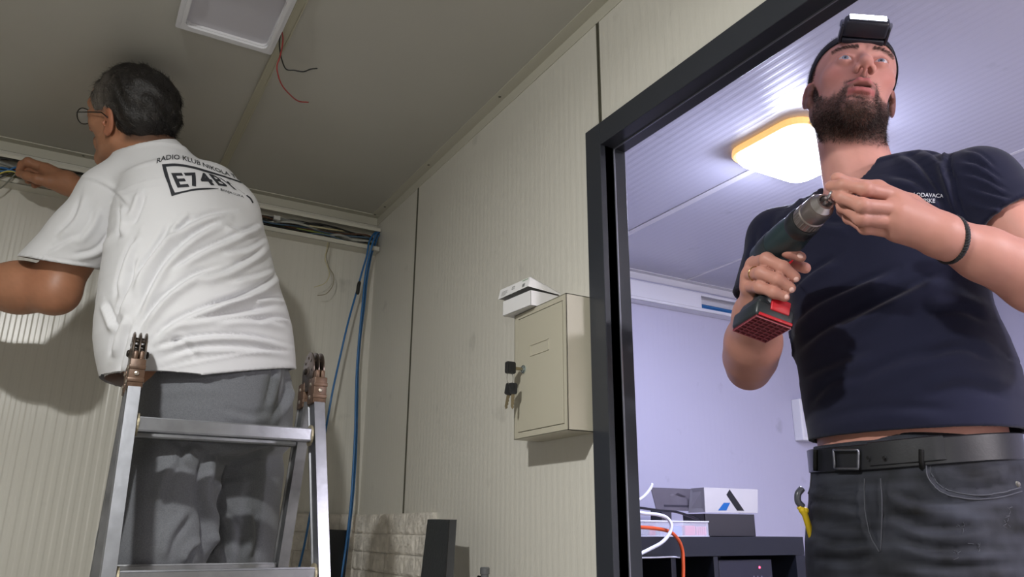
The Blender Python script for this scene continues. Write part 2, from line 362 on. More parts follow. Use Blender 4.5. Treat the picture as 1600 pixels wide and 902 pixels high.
# added fill: unseen tripod lamp put in to lift the face and shadows
t = thing('added_fill_lamp', (-0.55, -0.95, 0), 'added unseen flat fill lamp on a tripod behind the camera', 'lamp')
b = MB(); b.tube([(-.55, -.95, .35), (-.55, -.98, 1.22)], .014, 12); b.obj('pole', m_seamdark, t)
for k in range(3):
    b = MB(); b.tube([(-.55, -.95, .40), (-.55+.3*math.cos(k*2.094), -.95+.3*math.sin(k*2.094), .01)], .010, 10); b.obj('leg', m_seamdark, t)
b = MB(); b.box((-.77, -1.0, 1.22), (-.33, -.96, 1.52), .006); b.obj('housing', mat('yellow_fill_lamp_case', (200, 160, 30), .4), t)
b = MB(); b.box((-.76, -.96, 1.235), (-.34, -.957, 1.505)); b.obj('glass', mat('added_fill_lamp_glass', (255, 255, 255), .3, emit=((1, .97, .92), 8)), t)
area_light('added_fill_lamp_light', (-.55, -.95+.01, 1.37), 2.5, (1, .97, .93), .42, .26, (math.radians(90), 0, math.radians(-32)))
# second lit lamp of the main room, above and left of the camera (it throws the hard shadows)
t = thing('ceiling_lamp', (KEY_POS[0], KEY_POS[1], ZC), 'small round ceiling spotlight above and left of the camera', 'lamp')
b = MB(); b.lathe((KEY_POS[0], KEY_POS[1], ZC), (0, 0, -1), [(0, .06), (.012, .06), (.02, .02), (ZC-KEY_POS[2]-.03, .02), (ZC-KEY_POS[2]-.02, .05), (ZC-KEY_POS[2]-.0125, .05)], 32); b.obj('base', m_white_plastic, t)
b = MB(); b.lathe((KEY_POS[0], KEY_POS[1], KEY_POS[2]+.012), (0, 0, -1), [(0, .045), (.010, .045)], 24)
b.obj('bulb', mat('glowing_bulb', (255, 255, 250), 0.4, emit=((1, .96, .9), 20)), t)
# ================================================================== METAL CABINET, KEYS, CARTON
m_cab = mat('beige_cabinet_enamel', (178, 173, 156), 0.42, bump=(180, 0.06, 0.0006))
CX, CY0, CY1, CZ0, CZ1 = 0.800, 1.187, 1.387, CAMZ+0.175, CAMZ+0.440
t = thing('metal_cabinet', (XW, (CY0+CY1)/2, CZ0), 'beige steel letter cabinet with a name slot hung on the partition wall beside the doorway', 'cabinet')
b = MB(); w = 0.0015
b.box((CX, CY0, CZ0), (XW-0.0006, CY0+w, CZ1)); b.box((CX, CY1-w, CZ0), (XW-0.0006, CY1, CZ1))
b.box((CX, CY0, CZ0), (XW-0.0006, CY1, CZ0+w)); b.box((CX, CY0, CZ1-w), (XW-0.0006, CY1, CZ1)); b.box((XW-0.003, CY0, CZ0), (XW-0.0006, CY1, CZ1))
dy0, dy1, dz0, dz1 = CY0+0.0135, CY1-0.0165, CZ0+0.0140, CZ1-0.0135
for lo, hi in (((CX, CY0, CZ0), (CX+0.002, dy0-.0014, CZ1)), ((CX, dy1+.0014, CZ0), (CX+0.002, CY1, CZ1)), ((CX, dy0-.0014, CZ0), (CX+0.002, dy1+.0014, dz0-.0012)), ((CX, dy0-.0014, dz1+.0016), (CX+0.002, dy1+.0014, CZ1))):
    b.box(lo, hi, 0.0003)
b.obj('body', m_cab, t)
b = MB(); b.box((CX-0.0008, dy0, dz0), (CX+0.0012, dy1, dz1), 0.0004)
b.box((CX+.002, dy0-.0005, dz0+.003), (CX+.006, dy0+.001, dz1-.003))
d = b.obj('door', m_cab, t)
b = MB()
sy0, sy1, sz0, sz1 = 1.250, 1.320, CAMZ+0.338, CAMZ+0.362
for lo, hi in (((CX-.0022, sy0, sz0), (CX-.0005, sy0+.0022, sz1)), ((CX-.0022, sy1-.0022, sz0), (CX-.0005, sy1, sz1)), ((CX-.0022, sy0, sz0), (CX-.0005, sy1, sz0+.002)), ((CX-.0022, sy0, sz1-.002), (CX-.0005, sy1, sz1))):
    b.box(lo, hi, 0.0004)
b.obj('name_slot', m_cab, d)
b = MB(); LK = (CX-0.001, 1.346, CAMZ+0.316)
b.lathe(LK, (-1, 0, 0), [(0, .0085), (.0025, .0085), (.0035, .0068), (.0036, .0058), (.005, .0055), (.0055, .004)], 24)
lock = b.obj('lock', mat('chrome_lock', (190, 205, 212), 0.15, 1.0), d)
# keys
t = thing('key_bunch', (LK[0]-.02, LK[1], LK[2]-.05), 'bunch of black-headed keys hanging from the lock of the beige cabinet', 'keys')
m_blk = mat('black_key_plastic', (22, 23, 26), 0.35); m_steel = mat('brass_steel_keys', (150, 138, 112), 0.3, 0.9)
def key(name_parent, head_c, ang, axis_tilt, has_blade=True, blade_dir=None, sc=1.0):
    hc = Vector(head_c); R = Matrix.Rotation(ang, 3, 'X') @ Matrix.Rotation(axis_tilt, 3, 'Z')
    b = MB(); poly = rbox_poly(-0.0085*sc, -0.0115*sc, 0.0085*sc, 0.0115*sc, 0.004, 4)
    b.prism(poly, lambda u, v: hc+R @ Vector((-.0024, u, v)), lambda u, v: hc+R @ Vector((.0024, u, v)))
    h = b.obj('key_head', m_blk, name_parent)
    if has_blade:
        b = MB(); b.prism([(-.0035, -.011*sc), (.0035, -.011*sc), (.0035, -.036), (.0005, -.042), (-.003, -.038), (-.0018, -.034), (-.0035, -.031), (-.002, -.027), (-.0035, -.024), (-.002, -.02), (-.0035, -.017)],
                          lambda u, v: hc+R @ Vector((-.001, u, v)), lambda u, v: hc+R @ Vector((.001, u, v)))
        b.obj('key_blade', m_steel, name_parent)
# key standing in the lock: head out from the door
b = MB(); hc = Vector((LK[0]-0.030, LK[1]+.001, LK[2]+.0))
poly = rbox_poly(-0.0125, -0.0125, 0.0095, 0.0125, 0.004, 4)
b.prism(poly, lambda u, v: hc+Vector((u, -.0035, v)), lambda u, v: hc+Vector((u, .0035, v)))
b.box((hc.x-.008, hc.y-.0042, hc.z-.008), (hc.x-.006, hc.y-.0034, hc.z+.008))
b.obj('key_head', m_blk, t)
b = MB(); b.box((LK[0]-0.022, LK[1]-.001, LK[2]-.003), (LK[0]-0.004, LK[1]+.003, LK[2]+.003)); b.obj('key_blade', m_steel, t)
b = MB(); rc = Vector((hc.x-.002, hc.y, hc.z-.022)); pts = [rc+Vector((math.sin(a)*.009, math.sin(a)*.003, math.cos(a)*.0135)) for a in np.linspace(0, 2*math.pi, 25)]
b.tube(pts, 0.0007, 6); b.obj('key_ring', mat('steel_ring', (170, 170, 165), 0.25, 1.0), t)
key(t, (hc.x-.002, hc.y+.002, hc.z-.044), 0.35, 0.9, True, sc=1.05)
key(t, (hc.x+.004, hc.y-.002, hc.z-.043), 0.05, 1.2, True, sc=1.0)
# carton on the cabinet
t = thing('cardboard_box', (0.83, 1.345, CZ1), 'small white cardboard carton with a half-open lid lying on top of the beige cabinet', 'box')
m_card = mat('white_card', (222, 221, 222), 0.5, bump=(60, 0.05, 0.001)); m_cardin = mat('grey_card_inside', (120, 118, 116), 0.8)
A = Vector((0.779, 1.402, 0)); Bc = Vector((0.7865, 1.297, 0)); e = (Bc-A).normalized(); nrm = Vector((-e.y, e.x, 0)); nrm = nrm if nrm.x > 0 else -nrm
dep = 0.074; H0, H1 = CZ1+0.0006, CZ1+0.033
def P3(u, v, z): q = A+e*u+nrm*v; return (q.x, q.y, z)
L = (Bc-A).length; w = 0.0012
b = MB()
for u0, u1, v0, v1, z0, z1 in ((0, L, 0, w, H0, H1), (0, L, dep-w, dep, H0, H1+.004), (0, w, 0, dep, H0, H1), (L-w, L, 0, dep, H0, H1), (0, L, 0, dep, H0, H0+w)):
    b.add([P3(u, v, z) for z in (z0, z1) for u, v in ((u0, v0), (u1, v0), (u1, v1), (u0, v1))], [[0, 3, 2, 1], [4, 5, 6, 7], [0, 1, 5, 4], [1, 2, 6, 5], [2, 3, 7, 6], [3, 0, 4, 7]])
b.obj('carton_body', m_card, t)
# lid: sloping top with a front flap and side flaps
zf, zb = CZ1+0.0600, CZ1+0.038
b = MB()
def Q3(u, v, z): return P3(u, v, z)
o_ = 0.004
lid = [Q3(-o_, -o_, zf), Q3(L+o_, -o_, zf), Q3(L+o_, dep, zb), Q3(-o_, dep, zb)]
b.add([tuple(p) for p in lid]+[(p[0], p[1], p[2]-.0012) for p in lid], [[0, 1, 2, 3], [7, 6, 5, 4], [0, 4, 5, 1], [1, 5, 6, 2], [2, 6, 7, 3], [3, 7, 4, 0]])
ff = [Q3(-o_, -o_, zf), Q3(L+o_, -o_, zf), Q3(L+o_, -.010, zf-.0215), Q3(-o_, -.010, zf-.0225)]
gg = [Q3(-o_, -o_+.0012, zf), Q3(L+o_, -o_+.0012, zf), Q3(L+o_, -.0088, zf-.0215), Q3(-o_, -.0088, zf-.0225)]
b.add(ff+gg, [[0, 1, 2, 3], [7, 6, 5, 4], [0, 4, 5, 1], [1, 5, 6, 2], [2, 6, 7, 3], [3, 7, 4, 0]])
for uu in (-o_, L+o_):
    s = 0.0012 if uu < 0 else -0.0012
    ff = [Q3(uu, -o_, zf), Q3(uu, -.009, zf-.0215), Q3(uu, dep, zb-.004), Q3(uu, dep, zb)]
    gg = [Q3(uu+s, -o_, zf), Q3(uu+s, -.009, zf-.0215), Q3(uu+s, dep, zb-.004), Q3(uu+s, dep, zb)]
    b.add(ff+gg, [[0, 1, 2, 3], [7, 6, 5, 4], [0, 4, 5, 1], [1, 5, 6, 2], [2, 6, 7, 3], [3, 7, 4, 0]])
lidob = b.obj('lid', m_card, t)
# small printed marks: text lines, cube drawing, square grey mark, green bar
b = MB(); g = MB()
def mark(bb, u0, u1, z0, z1, off=0.0006):
    def pt(u, z): k = (zf-z)/.0215; return Q3(u, -o_-k*.006-off, z)
    bb.add([pt(u0, z0), pt(u1, z0), pt(u1, z1), pt(u0, z1)], [[0, 1, 2, 3]])
for i, (u0, u1) in enumerate(((.006, .03), (.006, .027), (.006, .031), (.006, .024))): mark(b, u0, u1, zf-.009-.003*i, zf-.0083-.003*i)
mark(b, .046, .056, zf-.013, zf-.0122); mark(b, .046, .0468, zf-.013, zf-.006); mark(b, .0552, .056, zf-.013, zf-.006); mark(b, .046, .056, zf-.0068, zf-.006); mark(b, .050, .0508, zf-.013, zf-.006)
for i in range(3):
    for j in range(3): mark(b, .086+.0032*i, .0885+.0032*i, zf-.0125-.0027*j+.002, zf-.0145-.0027*j+.002)
mark(g, .082, .104, zf-.0035, zf-.002)
b.obj('printed_mark', mat('grey_print', (120, 122, 122), 0.6), lidob); g.obj('printed_mark', mat('green_print', (96, 140, 84), 0.6), lidob)
g = MB()
def sd(v, z): return Q3(L+.0006, v, z)
def lt(u, v): k = v/dep; return Q3(u, v, zf+(zb-zf)*k+.0005)
g.add([lt(L*.80, .016), lt(L*.84, .016), lt(L*.84, .036), lt(L*.80, .036)], [[0, 1, 2, 3]]); g.obj('printed_mark', mat('green_print_side', (96, 140, 84), 0.6), lidob)
# ================================================================== CABLE TRUNKING AND CABLES
def trunking(name, x0, x1, label, m, cover=None):
    z0, z1 = CAMZ+0.943, CAMZ+1.031; yf = YB-0.052; tt = 0.002
    t = thing(name, ((x0+x1)/2, YB, z0), label, 'cable trunking')
    b = MB(); b.box((x0, YB-tt-.0004, z0), (x1, YB-.0004, z1)); b.box((x0, yf, z1-tt), (x1, YB, z1)); b.box((x0, yf, z0), (x1, YB, z0+tt)); 
    b.box((x0, yf, z0), (x1, yf+tt, z0+.017), .0006); b.box((x0, yf, z1-.013), (x1, yf+tt, z1), .0006); b.box((x0, yf-.001, z1-.0035), (x1, yf+.002, z1-.001), .0004)
    b.box((x0, YB-.012, z0+.03), (x1, YB-.002, z0+.033)); 
    b.obj('channel', m, t)
    if cover:
        b = MB(); b.box((cover[0], yf-.003, z0+.014), (cover[1], yf-.0005, z1-.009), .0008); b.obj('cover', m, t)
    return t
m_pvc = mat('cream_pvc', (205, 202, 190), 0.3); m_pvc2 = mat('white_pvc', (218, 218, 226), 0.3)
trunking('cable_trunking', x_l+0.02, XW-0.003, 'open cream cable trunking full of wires along the top of the back wall', m_pvc)
trunking('cable_trunking', XW2+0.003, 3.5, 'white cable trunking with a gap in its cover, seen through the doorway', m_pvc2, (XW2+0.01, 2.40))
YT = YB-0.030
cabs = [('grey_cable', (150, 150, 146), .0055, .026), ('grey_cable', (132, 133, 130), .0055, .062), ('grey_cable', (168, 168, 160), .0045, .040),
        ('black_wire', (24, 24, 24), .0035, .055), ('black_wire', (28, 26, 26), .0035, .034), ('black_wire', (30, 30, 30), .003, .068),
        ('yellow_green_wire', (150, 140, 60), .0032, .030), ('yellow_green_wire', (120, 132, 62), .0032, .046), ('yellow_wire', (176, 152, 80), .003, .021),
        ('brown_wire', (84, 56, 40), .003, .050), ('slate_blue_wire', (70, 92, 112), .0034, .042), ('slate_blue_wire', (78, 98, 116), .003, .018), ('cream_wire', (188, 178, 140), .003, .060)]
cabmats = {}
words = {'grey_cable': ['thick mid-grey cable lying lowest in the open trunking', 'thick dark grey cable running along the top of the open trunking', 'pale grey cable in the middle of the open trunking'],
 'black_wire': ['black wire weaving through the upper half of the open trunking', 'black wire weaving through the lower half of the open trunking', 'thin black wire right under the trunking top flange'],
 'yellow_green_wire': ['dull yellow-green wire low in the open trunking', 'greener wire across the middle of the open trunking'], 'yellow_wire': ['yellow wire at the bottom lip of the open trunking'],
 'brown_wire': ['brown wire in the open trunking over the back wall'], 'slate_blue_wire': ['slate blue wire in the middle of the open trunking', 'slate blue wire at the bottom of the open trunking'], 'cream_wire': ['cream wire near the top of the open trunking']}
cnt = {}
for i, (nm, rgb, r, zz) in enumerate(cabs):
    rr = random.Random(i+3); pts = []; x = -0.62
    while x < XW-0.02:
        pts.append((x, YT+rr.uniform(-.016, .018), CAMZ+0.943+min(.080, max(.008, zz+rr.uniform(-.013, .013))))); x += rr.uniform(.07, .13)
    pts.append((XW-0.008, YT, CAMZ+.96+zz*.45))
    b = MB(); b.tube(catmull(pts, 6), r, 8)
    if rgb not in cabmats: cabmats[rgb] = mat(nm+'_pvc', rgb, 0.4)
    o = b.obj(nm, cabmats[rgb], smooth=True); k = cnt.get(nm, 0); cnt[nm] = k+1
    tag(o, words[nm][k], 'cable', 'cables in the open trunking')
b = MB(); cx = 0.487; b.box((cx, YT-.03, CAMZ+.985), (cx+.022, YT-.016, CAMZ+1.0), .002)
tag(b.obj('wire_connector', mat('clear_grey_connector', (196, 196, 192), 0.3)), 'small pale wire connector joining wires in the open trunking', 'connector')
# wires at the man's fingers on the far left
mb = mat('bright_blue_pvc', (44, 104, 160), 0.35)
left = [('blue_wire', mb, [(-10, 262), (8, 263), (22, 268), (34, 267)], .0028, 'blue wire held in the fingers of the man in the white shirt'),
        ('blue_wire', mb, [(-10, 268), (10, 267), (24, 262), (36, 266)], .0028, 'second blue wire crossing under the first at the fingertips'),
        ('yellow_wire', mat('yellow_pvc', (206, 190, 90), .4), [(-10, 276), (6, 269), (18, 268), (30, 272)], .0022, 'yellow wire ending at the fingertips on the far left'),
        ('black_wire', mat('black_pvc', (30, 30, 30), .4), [(-10, 281), (6, 275), (20, 270), (32, 270)], .0022, 'black wire ending at the fingertips on the far left'),
        ('grey_wire', mat('grey_pvc', (120, 120, 108), .4), [(-10, 300), (4, 292), (14, 282), (26, 270)], .0022, 'grey wire hanging below the trunking from the fingertips')]
for nm, m_, px, r, lab in left:
    P = [ony(x, y, YB-0.062-0.004*i) for i, (x, y) in enumerate(px)]
    b = MB(); b.tube(catmull(P, 8), r, 8); tag(b.obj(nm, m_, smooth=True), lab, 'wire', 'wires at the fingertips')
# two thin loose ends under the trunking
for px, rgb, lab in (([(516, 372), (511, 388), (508, 405), (513, 420), (514, 432), (507, 443), (491, 449)], (196, 186, 140), 'thin yellow wire end curling left below the trunking'),
                     ([(517, 372), (514, 384), (510, 400), (514, 418), (521, 430), (520, 446), (510, 459), (496, 462)], (130, 120, 92), 'thin olive wire end hanging lowest below the trunking')):
    P = [ony(x, y, YB-0.056+0.004*(i % 2)) for i, (x, y) in enumerate(px)]; P[0] = P[0]+np.array([0, .02, .01])
    b = MB(); b.tube(catmull(P, 8), 0.0013, 6); tag(b.obj('loose_wire', mat('thin_wire_pvc', rgb, .4), smooth=True), lab, 'wire')
# blue cables in the corner
def bluecable(px, ys, lab, r=0.0034):
    P = [ony(x, y, yy) for (x, y), yy in zip(px, ys)]
    b = MB(); b.tube(catmull(P, 8), r, 10); return tag(b.obj('blue_cable', mb, smooth=True), lab, 'cable', 'blue network cables in the corner')
bluecable([(594, 358), (584, 366), (577, 378), (573, 400), (566, 424), (559, 450), (549, 485), (540, 520), (531, 560), (520, 610), (511, 660), (500, 720), (487, 790), (476, 850), (463, 905)],
          [2.49, 2.475, 2.46, 2.46, 2.46, 2.46, 2.455, 2.45, 2.45, 2.44, 2.44, 2.44, 2.44, 2.43, 2.42], 'blue cable running down behind the ladder rail, left of the two')
bluecable([(594, 362), (588, 366), (583, 378), (577, 400), (571, 430), (567, 470), (562, 520), (558, 570), (556, 620), (555, 670), (552, 730), (548, 790), (541, 850), (533, 905)],
          [2.49, 2.47, 2.45, 2.455, 2.46, 2.46, 2.46, 2.46, 2.46, 2.46, 2.45, 2.44, 2.44, 2.43], 'blue cable hanging almost straight down in the corner, front one', 0.0038)
bluecable([(594, 366), (590, 370), (586, 382), (580, 400), (573, 440), (569, 480), (563, 530), (559.5, 580), (558, 640), (556.5, 700), (553, 760), (547, 820), (537, 905)],
          [2.49, 2.48, 2.475, 2.475, 2.478, 2.478, 2.478, 2.478, 2.478, 2.475, 2.46, 2.45, 2.45], 'blue cable behind the straight one in the corner', 0.0034)
P = [ony(x, y, 2.452) for x, y in ((562, 440), (560, 448), (559, 456), (558, 460))]
b = MB(); b.tube(catmull(P, 4), [0.004]+[0.0062]*11+[.004], 10); tag(b.obj('cable_tape', mat('black_tape', (20, 20, 20), .5), smooth=True), 'black tape wrapped around the left blue cable', 'tape')
# red and black wires hanging from the ceiling
for rgb, px, dz, lab, nm in (((150, 52, 50), [(440, 47), (442, 60), (441, 72), (437, 90), (433, 102), (434, 115), (440, 132), (452, 147), (466, 158), (482, 160)], [0, .01, .02, .03, .045, .06, .07, .075, .07, .06], 'red wire end dangling from the ceiling joint beside the unlit light', 'red_wire'),
                             ((30, 30, 30), [(440, 47), (437, 60), (437, 75), (440, 92), (447, 108), (460, 110), (474, 112), (486, 108), (496, 107)], [0, .008, .015, .022, .03, .03, .03, .025, .02], 'black wire end dangling from the ceiling joint beside the unlit light', 'black_wire')):
    P = [onz(x, y, ZC-0.004-d_) for (x, y), d_ in zip(px, dz)]
    b = MB(); b.tube(catmull(P, 8), 0.0017, 8); tag(b.obj(nm, mat(nm+'_pvc', rgb, .4), smooth=True), lab, 'wire')
# ================================================================== LEANING PLANKS, TUBE
def plank(name, pxs, ytop, ybot, plane, lab, rgb, th=0.012):
    tl, tr = pxs
    f = onx if plane == 'x' else ony
    a = f(*tl, ytop); c = f(*tr, ytop); w = c-a; w[2] = 0
    bl = pxs_b = None
    return a, c
t = thing('leaning_plank', (0.79, 1.75, 0), 'dark grey speckled plank leaning on the stone cladding', 'plank')
a = onx(668, 812, .79); c = onx(701, 813, .785); a2 = onx(657, 905, .765); c2 = onx(695, 905, .76)
def quadprism(b, q, off):
    q = [Vector(p) for p in q]; o = Vector(off); vs = q+[p+o for p in q]
    b.add(vs, [[0, 1, 2, 3], [7, 6, 5, 4], [0, 4, 5, 1], [1, 5, 6, 2], [2, 6, 7, 3], [3, 7, 4, 0]])
k = 7.0
ext = lambda p, q: p+(q-p)*((p[2]-0.0)/(p[2]-q[2]))
b = MB(); quadprism(b, [a, c, ext(c, c2), ext(a, a2)], (0.010, -0.010, 0.001))
m_plank = mat('dark_speckled_laminate', (44, 48, 52), 0.5, bump=(140, 0.4, 0.002), var=(160, 0.35))
b.obj('board', m_plank, t)
b = MB(); q = [a, c, ext(c, c2), ext(a, a2)]; e2 = (Vector(c)-Vector(a)).normalized()
quadprism(b, [Vector(c)+e2*0.0005, Vector(c)+e2*.006, Vector(ext(c, c2))+e2*.006, Vector(ext(c, c2))+e2*.0005], (0.012, -0.012, 0.001))
b.obj('edge_strip', mat('black_edge', (20, 20, 22), .4), t)
a = ony(500, 827, 2.44); c = ony(546, 829, 2.45); a2 = ony(496, 905, 2.42); c2 = ony(538, 905, 2.43)
b = MB(); quadprism(b, [a, c, ext(c, c2), ext(a, a2)], (0.0, 0.012, 0.0)); tag(b.obj('leaning_board', mat('black_board', (26, 30, 36), .45)), 'black board leaning on the cladding behind the ladder', 'board')
t = thing('tube_connector', (0.80, 1.51, 0), 'end of a grey metal tube low in front of the partition wall', 'tube')
b = MB(); c = onx(757.5, 893, .80); b.lathe((c[0], c[1], 0), (0, 0, 1), [(0, .010), (c[2]-.012, .010), (c[2]-.0115, .0082), (c[2]-.006, .0082), (c[2]-.0055, .010), (c[2]+.006, .0102), (c[2]+.008, .0085)], 20)
b.obj('tube', mat('grey_galvanised', (110, 112, 116), .35, .5), t)
b = MB(); b.lathe((c[0]-.006, c[1]+.009, c[2]-.012), (-.4, .9, .1), [(0, .003), (.006, .003)], 10); b.obj('screw', mat('dark_screw', (40, 40, 42), .4, .8), t)
# ================================================================== LADDER
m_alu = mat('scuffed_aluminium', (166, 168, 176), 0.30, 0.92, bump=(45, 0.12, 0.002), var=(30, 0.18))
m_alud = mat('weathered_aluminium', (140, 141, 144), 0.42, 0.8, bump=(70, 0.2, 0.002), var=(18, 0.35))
m_brown = mat('worn_brown_hinge_steel', (98, 74, 58), 0.42, 0.35, bump=(90, 0.25, 0.001), var=(60, 0.35))
m_hst = mat('tarnished_hinge_plate', (118, 106, 98), 0.3, 0.9, bump=(60, 0.3, 0.002), var=(40, 0.4))
m_collar = mat('weld_collar', (170, 160, 136), .5, .6)
m_rivet = mat('bright_rivet', (190, 180, 168), .3, .9)
def ladder():
    t = thing('folding_ladder', (0.27, 1.62, 0), 'aluminium folding step ladder with brown hinges in front of the man in white', 'ladder')
    zt = CAMZ+0.256                                    # top of rails, under the hinges
    def yn(z): return 1.585 - (zt-z)*0.245
    def yf(z): return 1.660 + (zt-z)*0.215
    for side, (x0, dx) in enumerate(((0.093, -0.000), (0.437, 0.045))):
        for fr, yy in (('near', yn), ('far', yf)):
            b = MB(); zb = 0.03; w, dpt = 0.0215, 0.052
            def pos(z): 
                return x0 + dx*(zt-z)*(0.9 if fr == 'near' else -0.35) + (-.012*(zt-z) if side == 0 and fr == 'far' else 0), yy(z)
            top = pos(zt); bot = pos(zb)
            # box profile with rolled lips
            sg = 1 if fr == 'near' else -1
            poly = [(0, 0), (w, 0), (w, .004), (w*.86, .006), (w*.86, dpt-.006), (w, dpt-.004), (w, dpt), (0, dpt), (0, dpt-.004), (w*.14, dpt-.006), (w*.14, .006), (0, .004)]
            b.prism(poly, lambda u, v: (top[0]-w/2+u, top[1]-dpt/2+v, zt), lambda u, v: (bot[0]-w/2+u, bot[1]-dpt/2+v, zb))
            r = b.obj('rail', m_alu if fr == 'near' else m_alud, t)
            b = MB(); b.box((bot[0]-w/2-.003, bot[1]-dpt/2-.004, 0), (bot[0]+w/2+.003, bot[1]+dpt/2+.004, .035), .003); b.obj('foot', m_blk, r)
    for fr, yy in (('near', yn), ('far', yf)):
        z = CAMZ+0.178
        while z > 0.2:
            b = MB(); yc = yy(z)
            xs0 = 0.093+0.012; xs1 = 0.437+0.045*(zt-z)*(0.9 if fr == 'near' else -.35)-0.012
            # rounded rectangular rung with ribbed tread
            poly = [(-.015, -.013), (.015, -.013), (.017, -.010), (.017, .010)]
            n = 7
            for k in range(n):
                u = .015-.030*k/n; poly += [(u, .0135), (u-.0020, .0135), (u-.0026, .0118), (u-.0036, .0118)]
            poly += [(-.0165, .011), (-.017, -.010)]
            b.prism(poly, lambda u, v: (xs0, yc+u, z+v), lambda u, v: (xs1, yc+u, z+v))
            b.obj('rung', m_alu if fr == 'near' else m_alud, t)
            if fr == 'near':
                for xx in (xs0, xs1-.004):
                    b = MB(); b.lathe((xx, yc, z), (1, 0, 0), [(0, .021), (.004, .021)], 20); b.obj('rung_collar', m_collar, t)
            z -= 0.262
    # hinges
    for side, x0 in ((0, 0.093), (1, 0.437)):
        hx = x0; hy = 1.622; hz = CAMZ+0.318
        b = MB()
        for q in (-0.0125, -0.002, 0.0085):      # three round plates side by side
            b.lathe((hx+q, hy, hz), (1, 0, 0), [(0, .040), (.0012, .0425), (.0035, .0425), (.0045, .040)], 36)
        b.lathe((hx-.016, hy, hz), (1, 0, 0), [(0, .006), (.004, .013), (.03, .013), (.033, .006)], 20)
        for a in np.linspace(0, 2*math.pi, 8, endpoint=False):
            b.lathe((hx-.0135, hy+.030*math.cos(a), hz+.030*math.sin(a)), (1, 0, 0), [(0, .003), (.0275, .003)], 8)
        h = b.obj('hinge_plate', m_hst, t, auto=40)
        for yy, fr in ((yn(zt-.01), 0), (yf(zt-.01), 1)):
            b = MB(); s = -1 if fr == 0 else 1
            b.box((hx-.0135, yy-.026, zt-.012), (hx+.0135, yy+.020, zt+.042), .002)
            for q in (-.0095, .001): b.box((hx+q, yy-.020, zt+.036), (hx+q+.0085, yy+.012, zt+.058), .003)
            b.box((hx-.0142, yy-.0275, zt-.002), (hx+.0142, yy-.020, zt+.006), .001); b.box((hx-.0142, yy-.0275, zt+.022), (hx+.0142, yy-.020, zt+.030), .001)
            hh = b.obj('hinge_bracket', m_brown, t, auto=40)
            for zz in (zt+.002, zt+.028):
                b = MB(); b.lathe((hx-.0160, yy, zz), (1, 0, 0), [(0, .002), (.0015, .0045), (.0305, .0045), (.032, .002)], 12); b.obj('rivet', m_rivet, hh)
            b = MB(); b.lathe((hx, yy-.0255, zt+.014), (0, -1, 0), [(0, .0045), (.003, .004), (.004, .001)], 12); b.obj('rivet', m_rivet, hh)
        b = MB(); b.lathe((hx-.019 if side == 0 else hx-.020, hy, hz), (1, 0, 0), [(0, .004), (.002, .007), (.038, .007), (.04, .004)], 16)
        b.obj('hinge_pin', mat('dark_pin', (50, 44, 40), .4, .7), t)
    return t
ladder()
# ================================================================== OTHER ROOM: SHELF AND WHAT STANDS ON IT
m_shelf = mat('black_brown_shelf', (27, 30, 38), 0.38, bump=(120, 0.03, 0.001)); m_shelfin = mat('shelf_inside', (22, 22, 26), .5)
SY0, SY1, SZ = 2.02, 2.40, CAMZ-0.0215
SX0, SX1 = 1.30, 2.385
t = thing('shelf_unit', ((SX0+SX1)/2, 2.2, 0), 'black shelf unit with open compartments in the room beyond the doorway', 'shelf')
b = MB(); b.box((SX0, SY0, SZ-.062), (SX1, SY1, SZ), .0012); b.obj('top_board', m_shelf, t)
b = MB(); b.box((SX1-.048, SY0, 0), (SX1, SY1, SZ-.0625), .001); b.obj('side_panel', m_shelf, t)
b = MB(); b.box((SX0, SY0, 0), (SX0+.045, SY1, SZ-.0625), .001); b.obj('side_panel', m_shelf, t)
for xx in (1.755, 1.94):
    b = MB(); b.box((xx, SY0+.002, .05), (xx+.02, SY1, SZ-.0625), .001); b.obj('divider', m_shelf, t)
b = MB(); b.box((SX0+.046, SY0+.01, .72), (SX1-.049, SY1, .74)); b.obj('shelf_board', m_shelf, t)
b = MB(); b.box((SX0+.01, SY1-.006, 0.0), (SX1-.01, SY1, SZ-.063)); b.obj('back_panel', m_shelfin, t)
t = thing('network_switch', (2.10, 2.2, .74), 'dark electronic box with a red indicator light inside the shelf compartment', 'device')
b = MB(); b.box((1.972, SY0+.012, .7405), (2.225, SY1-.03, SZ-.075), .003); b.obj('housing', mat('dark_glossy_case', (36, 37, 48), .25), t)
c = ony(1187, 887, SY0+.011); b = MB(); b.lathe((c[0], SY0+.013, c[2]), (0, -1, 0), [(0, .0042), (.002, .004), (.003, .0015)], 14)
b.obj('indicator_light', mat('red_led', (255, 60, 90), .3, emit=((1, .05, .12), 6)), t)
b = MB(); 
for q in (1178, 1184, 1190): cc = ony(q, 901, SY0+.0115); b.box((cc[0]-.003, SY0+.011, cc[2]-.002), (cc[0]+.003, SY0+.0122, cc[2]+.002))
b.obj('port', mat('port_grey', (90, 90, 104), .4), t)
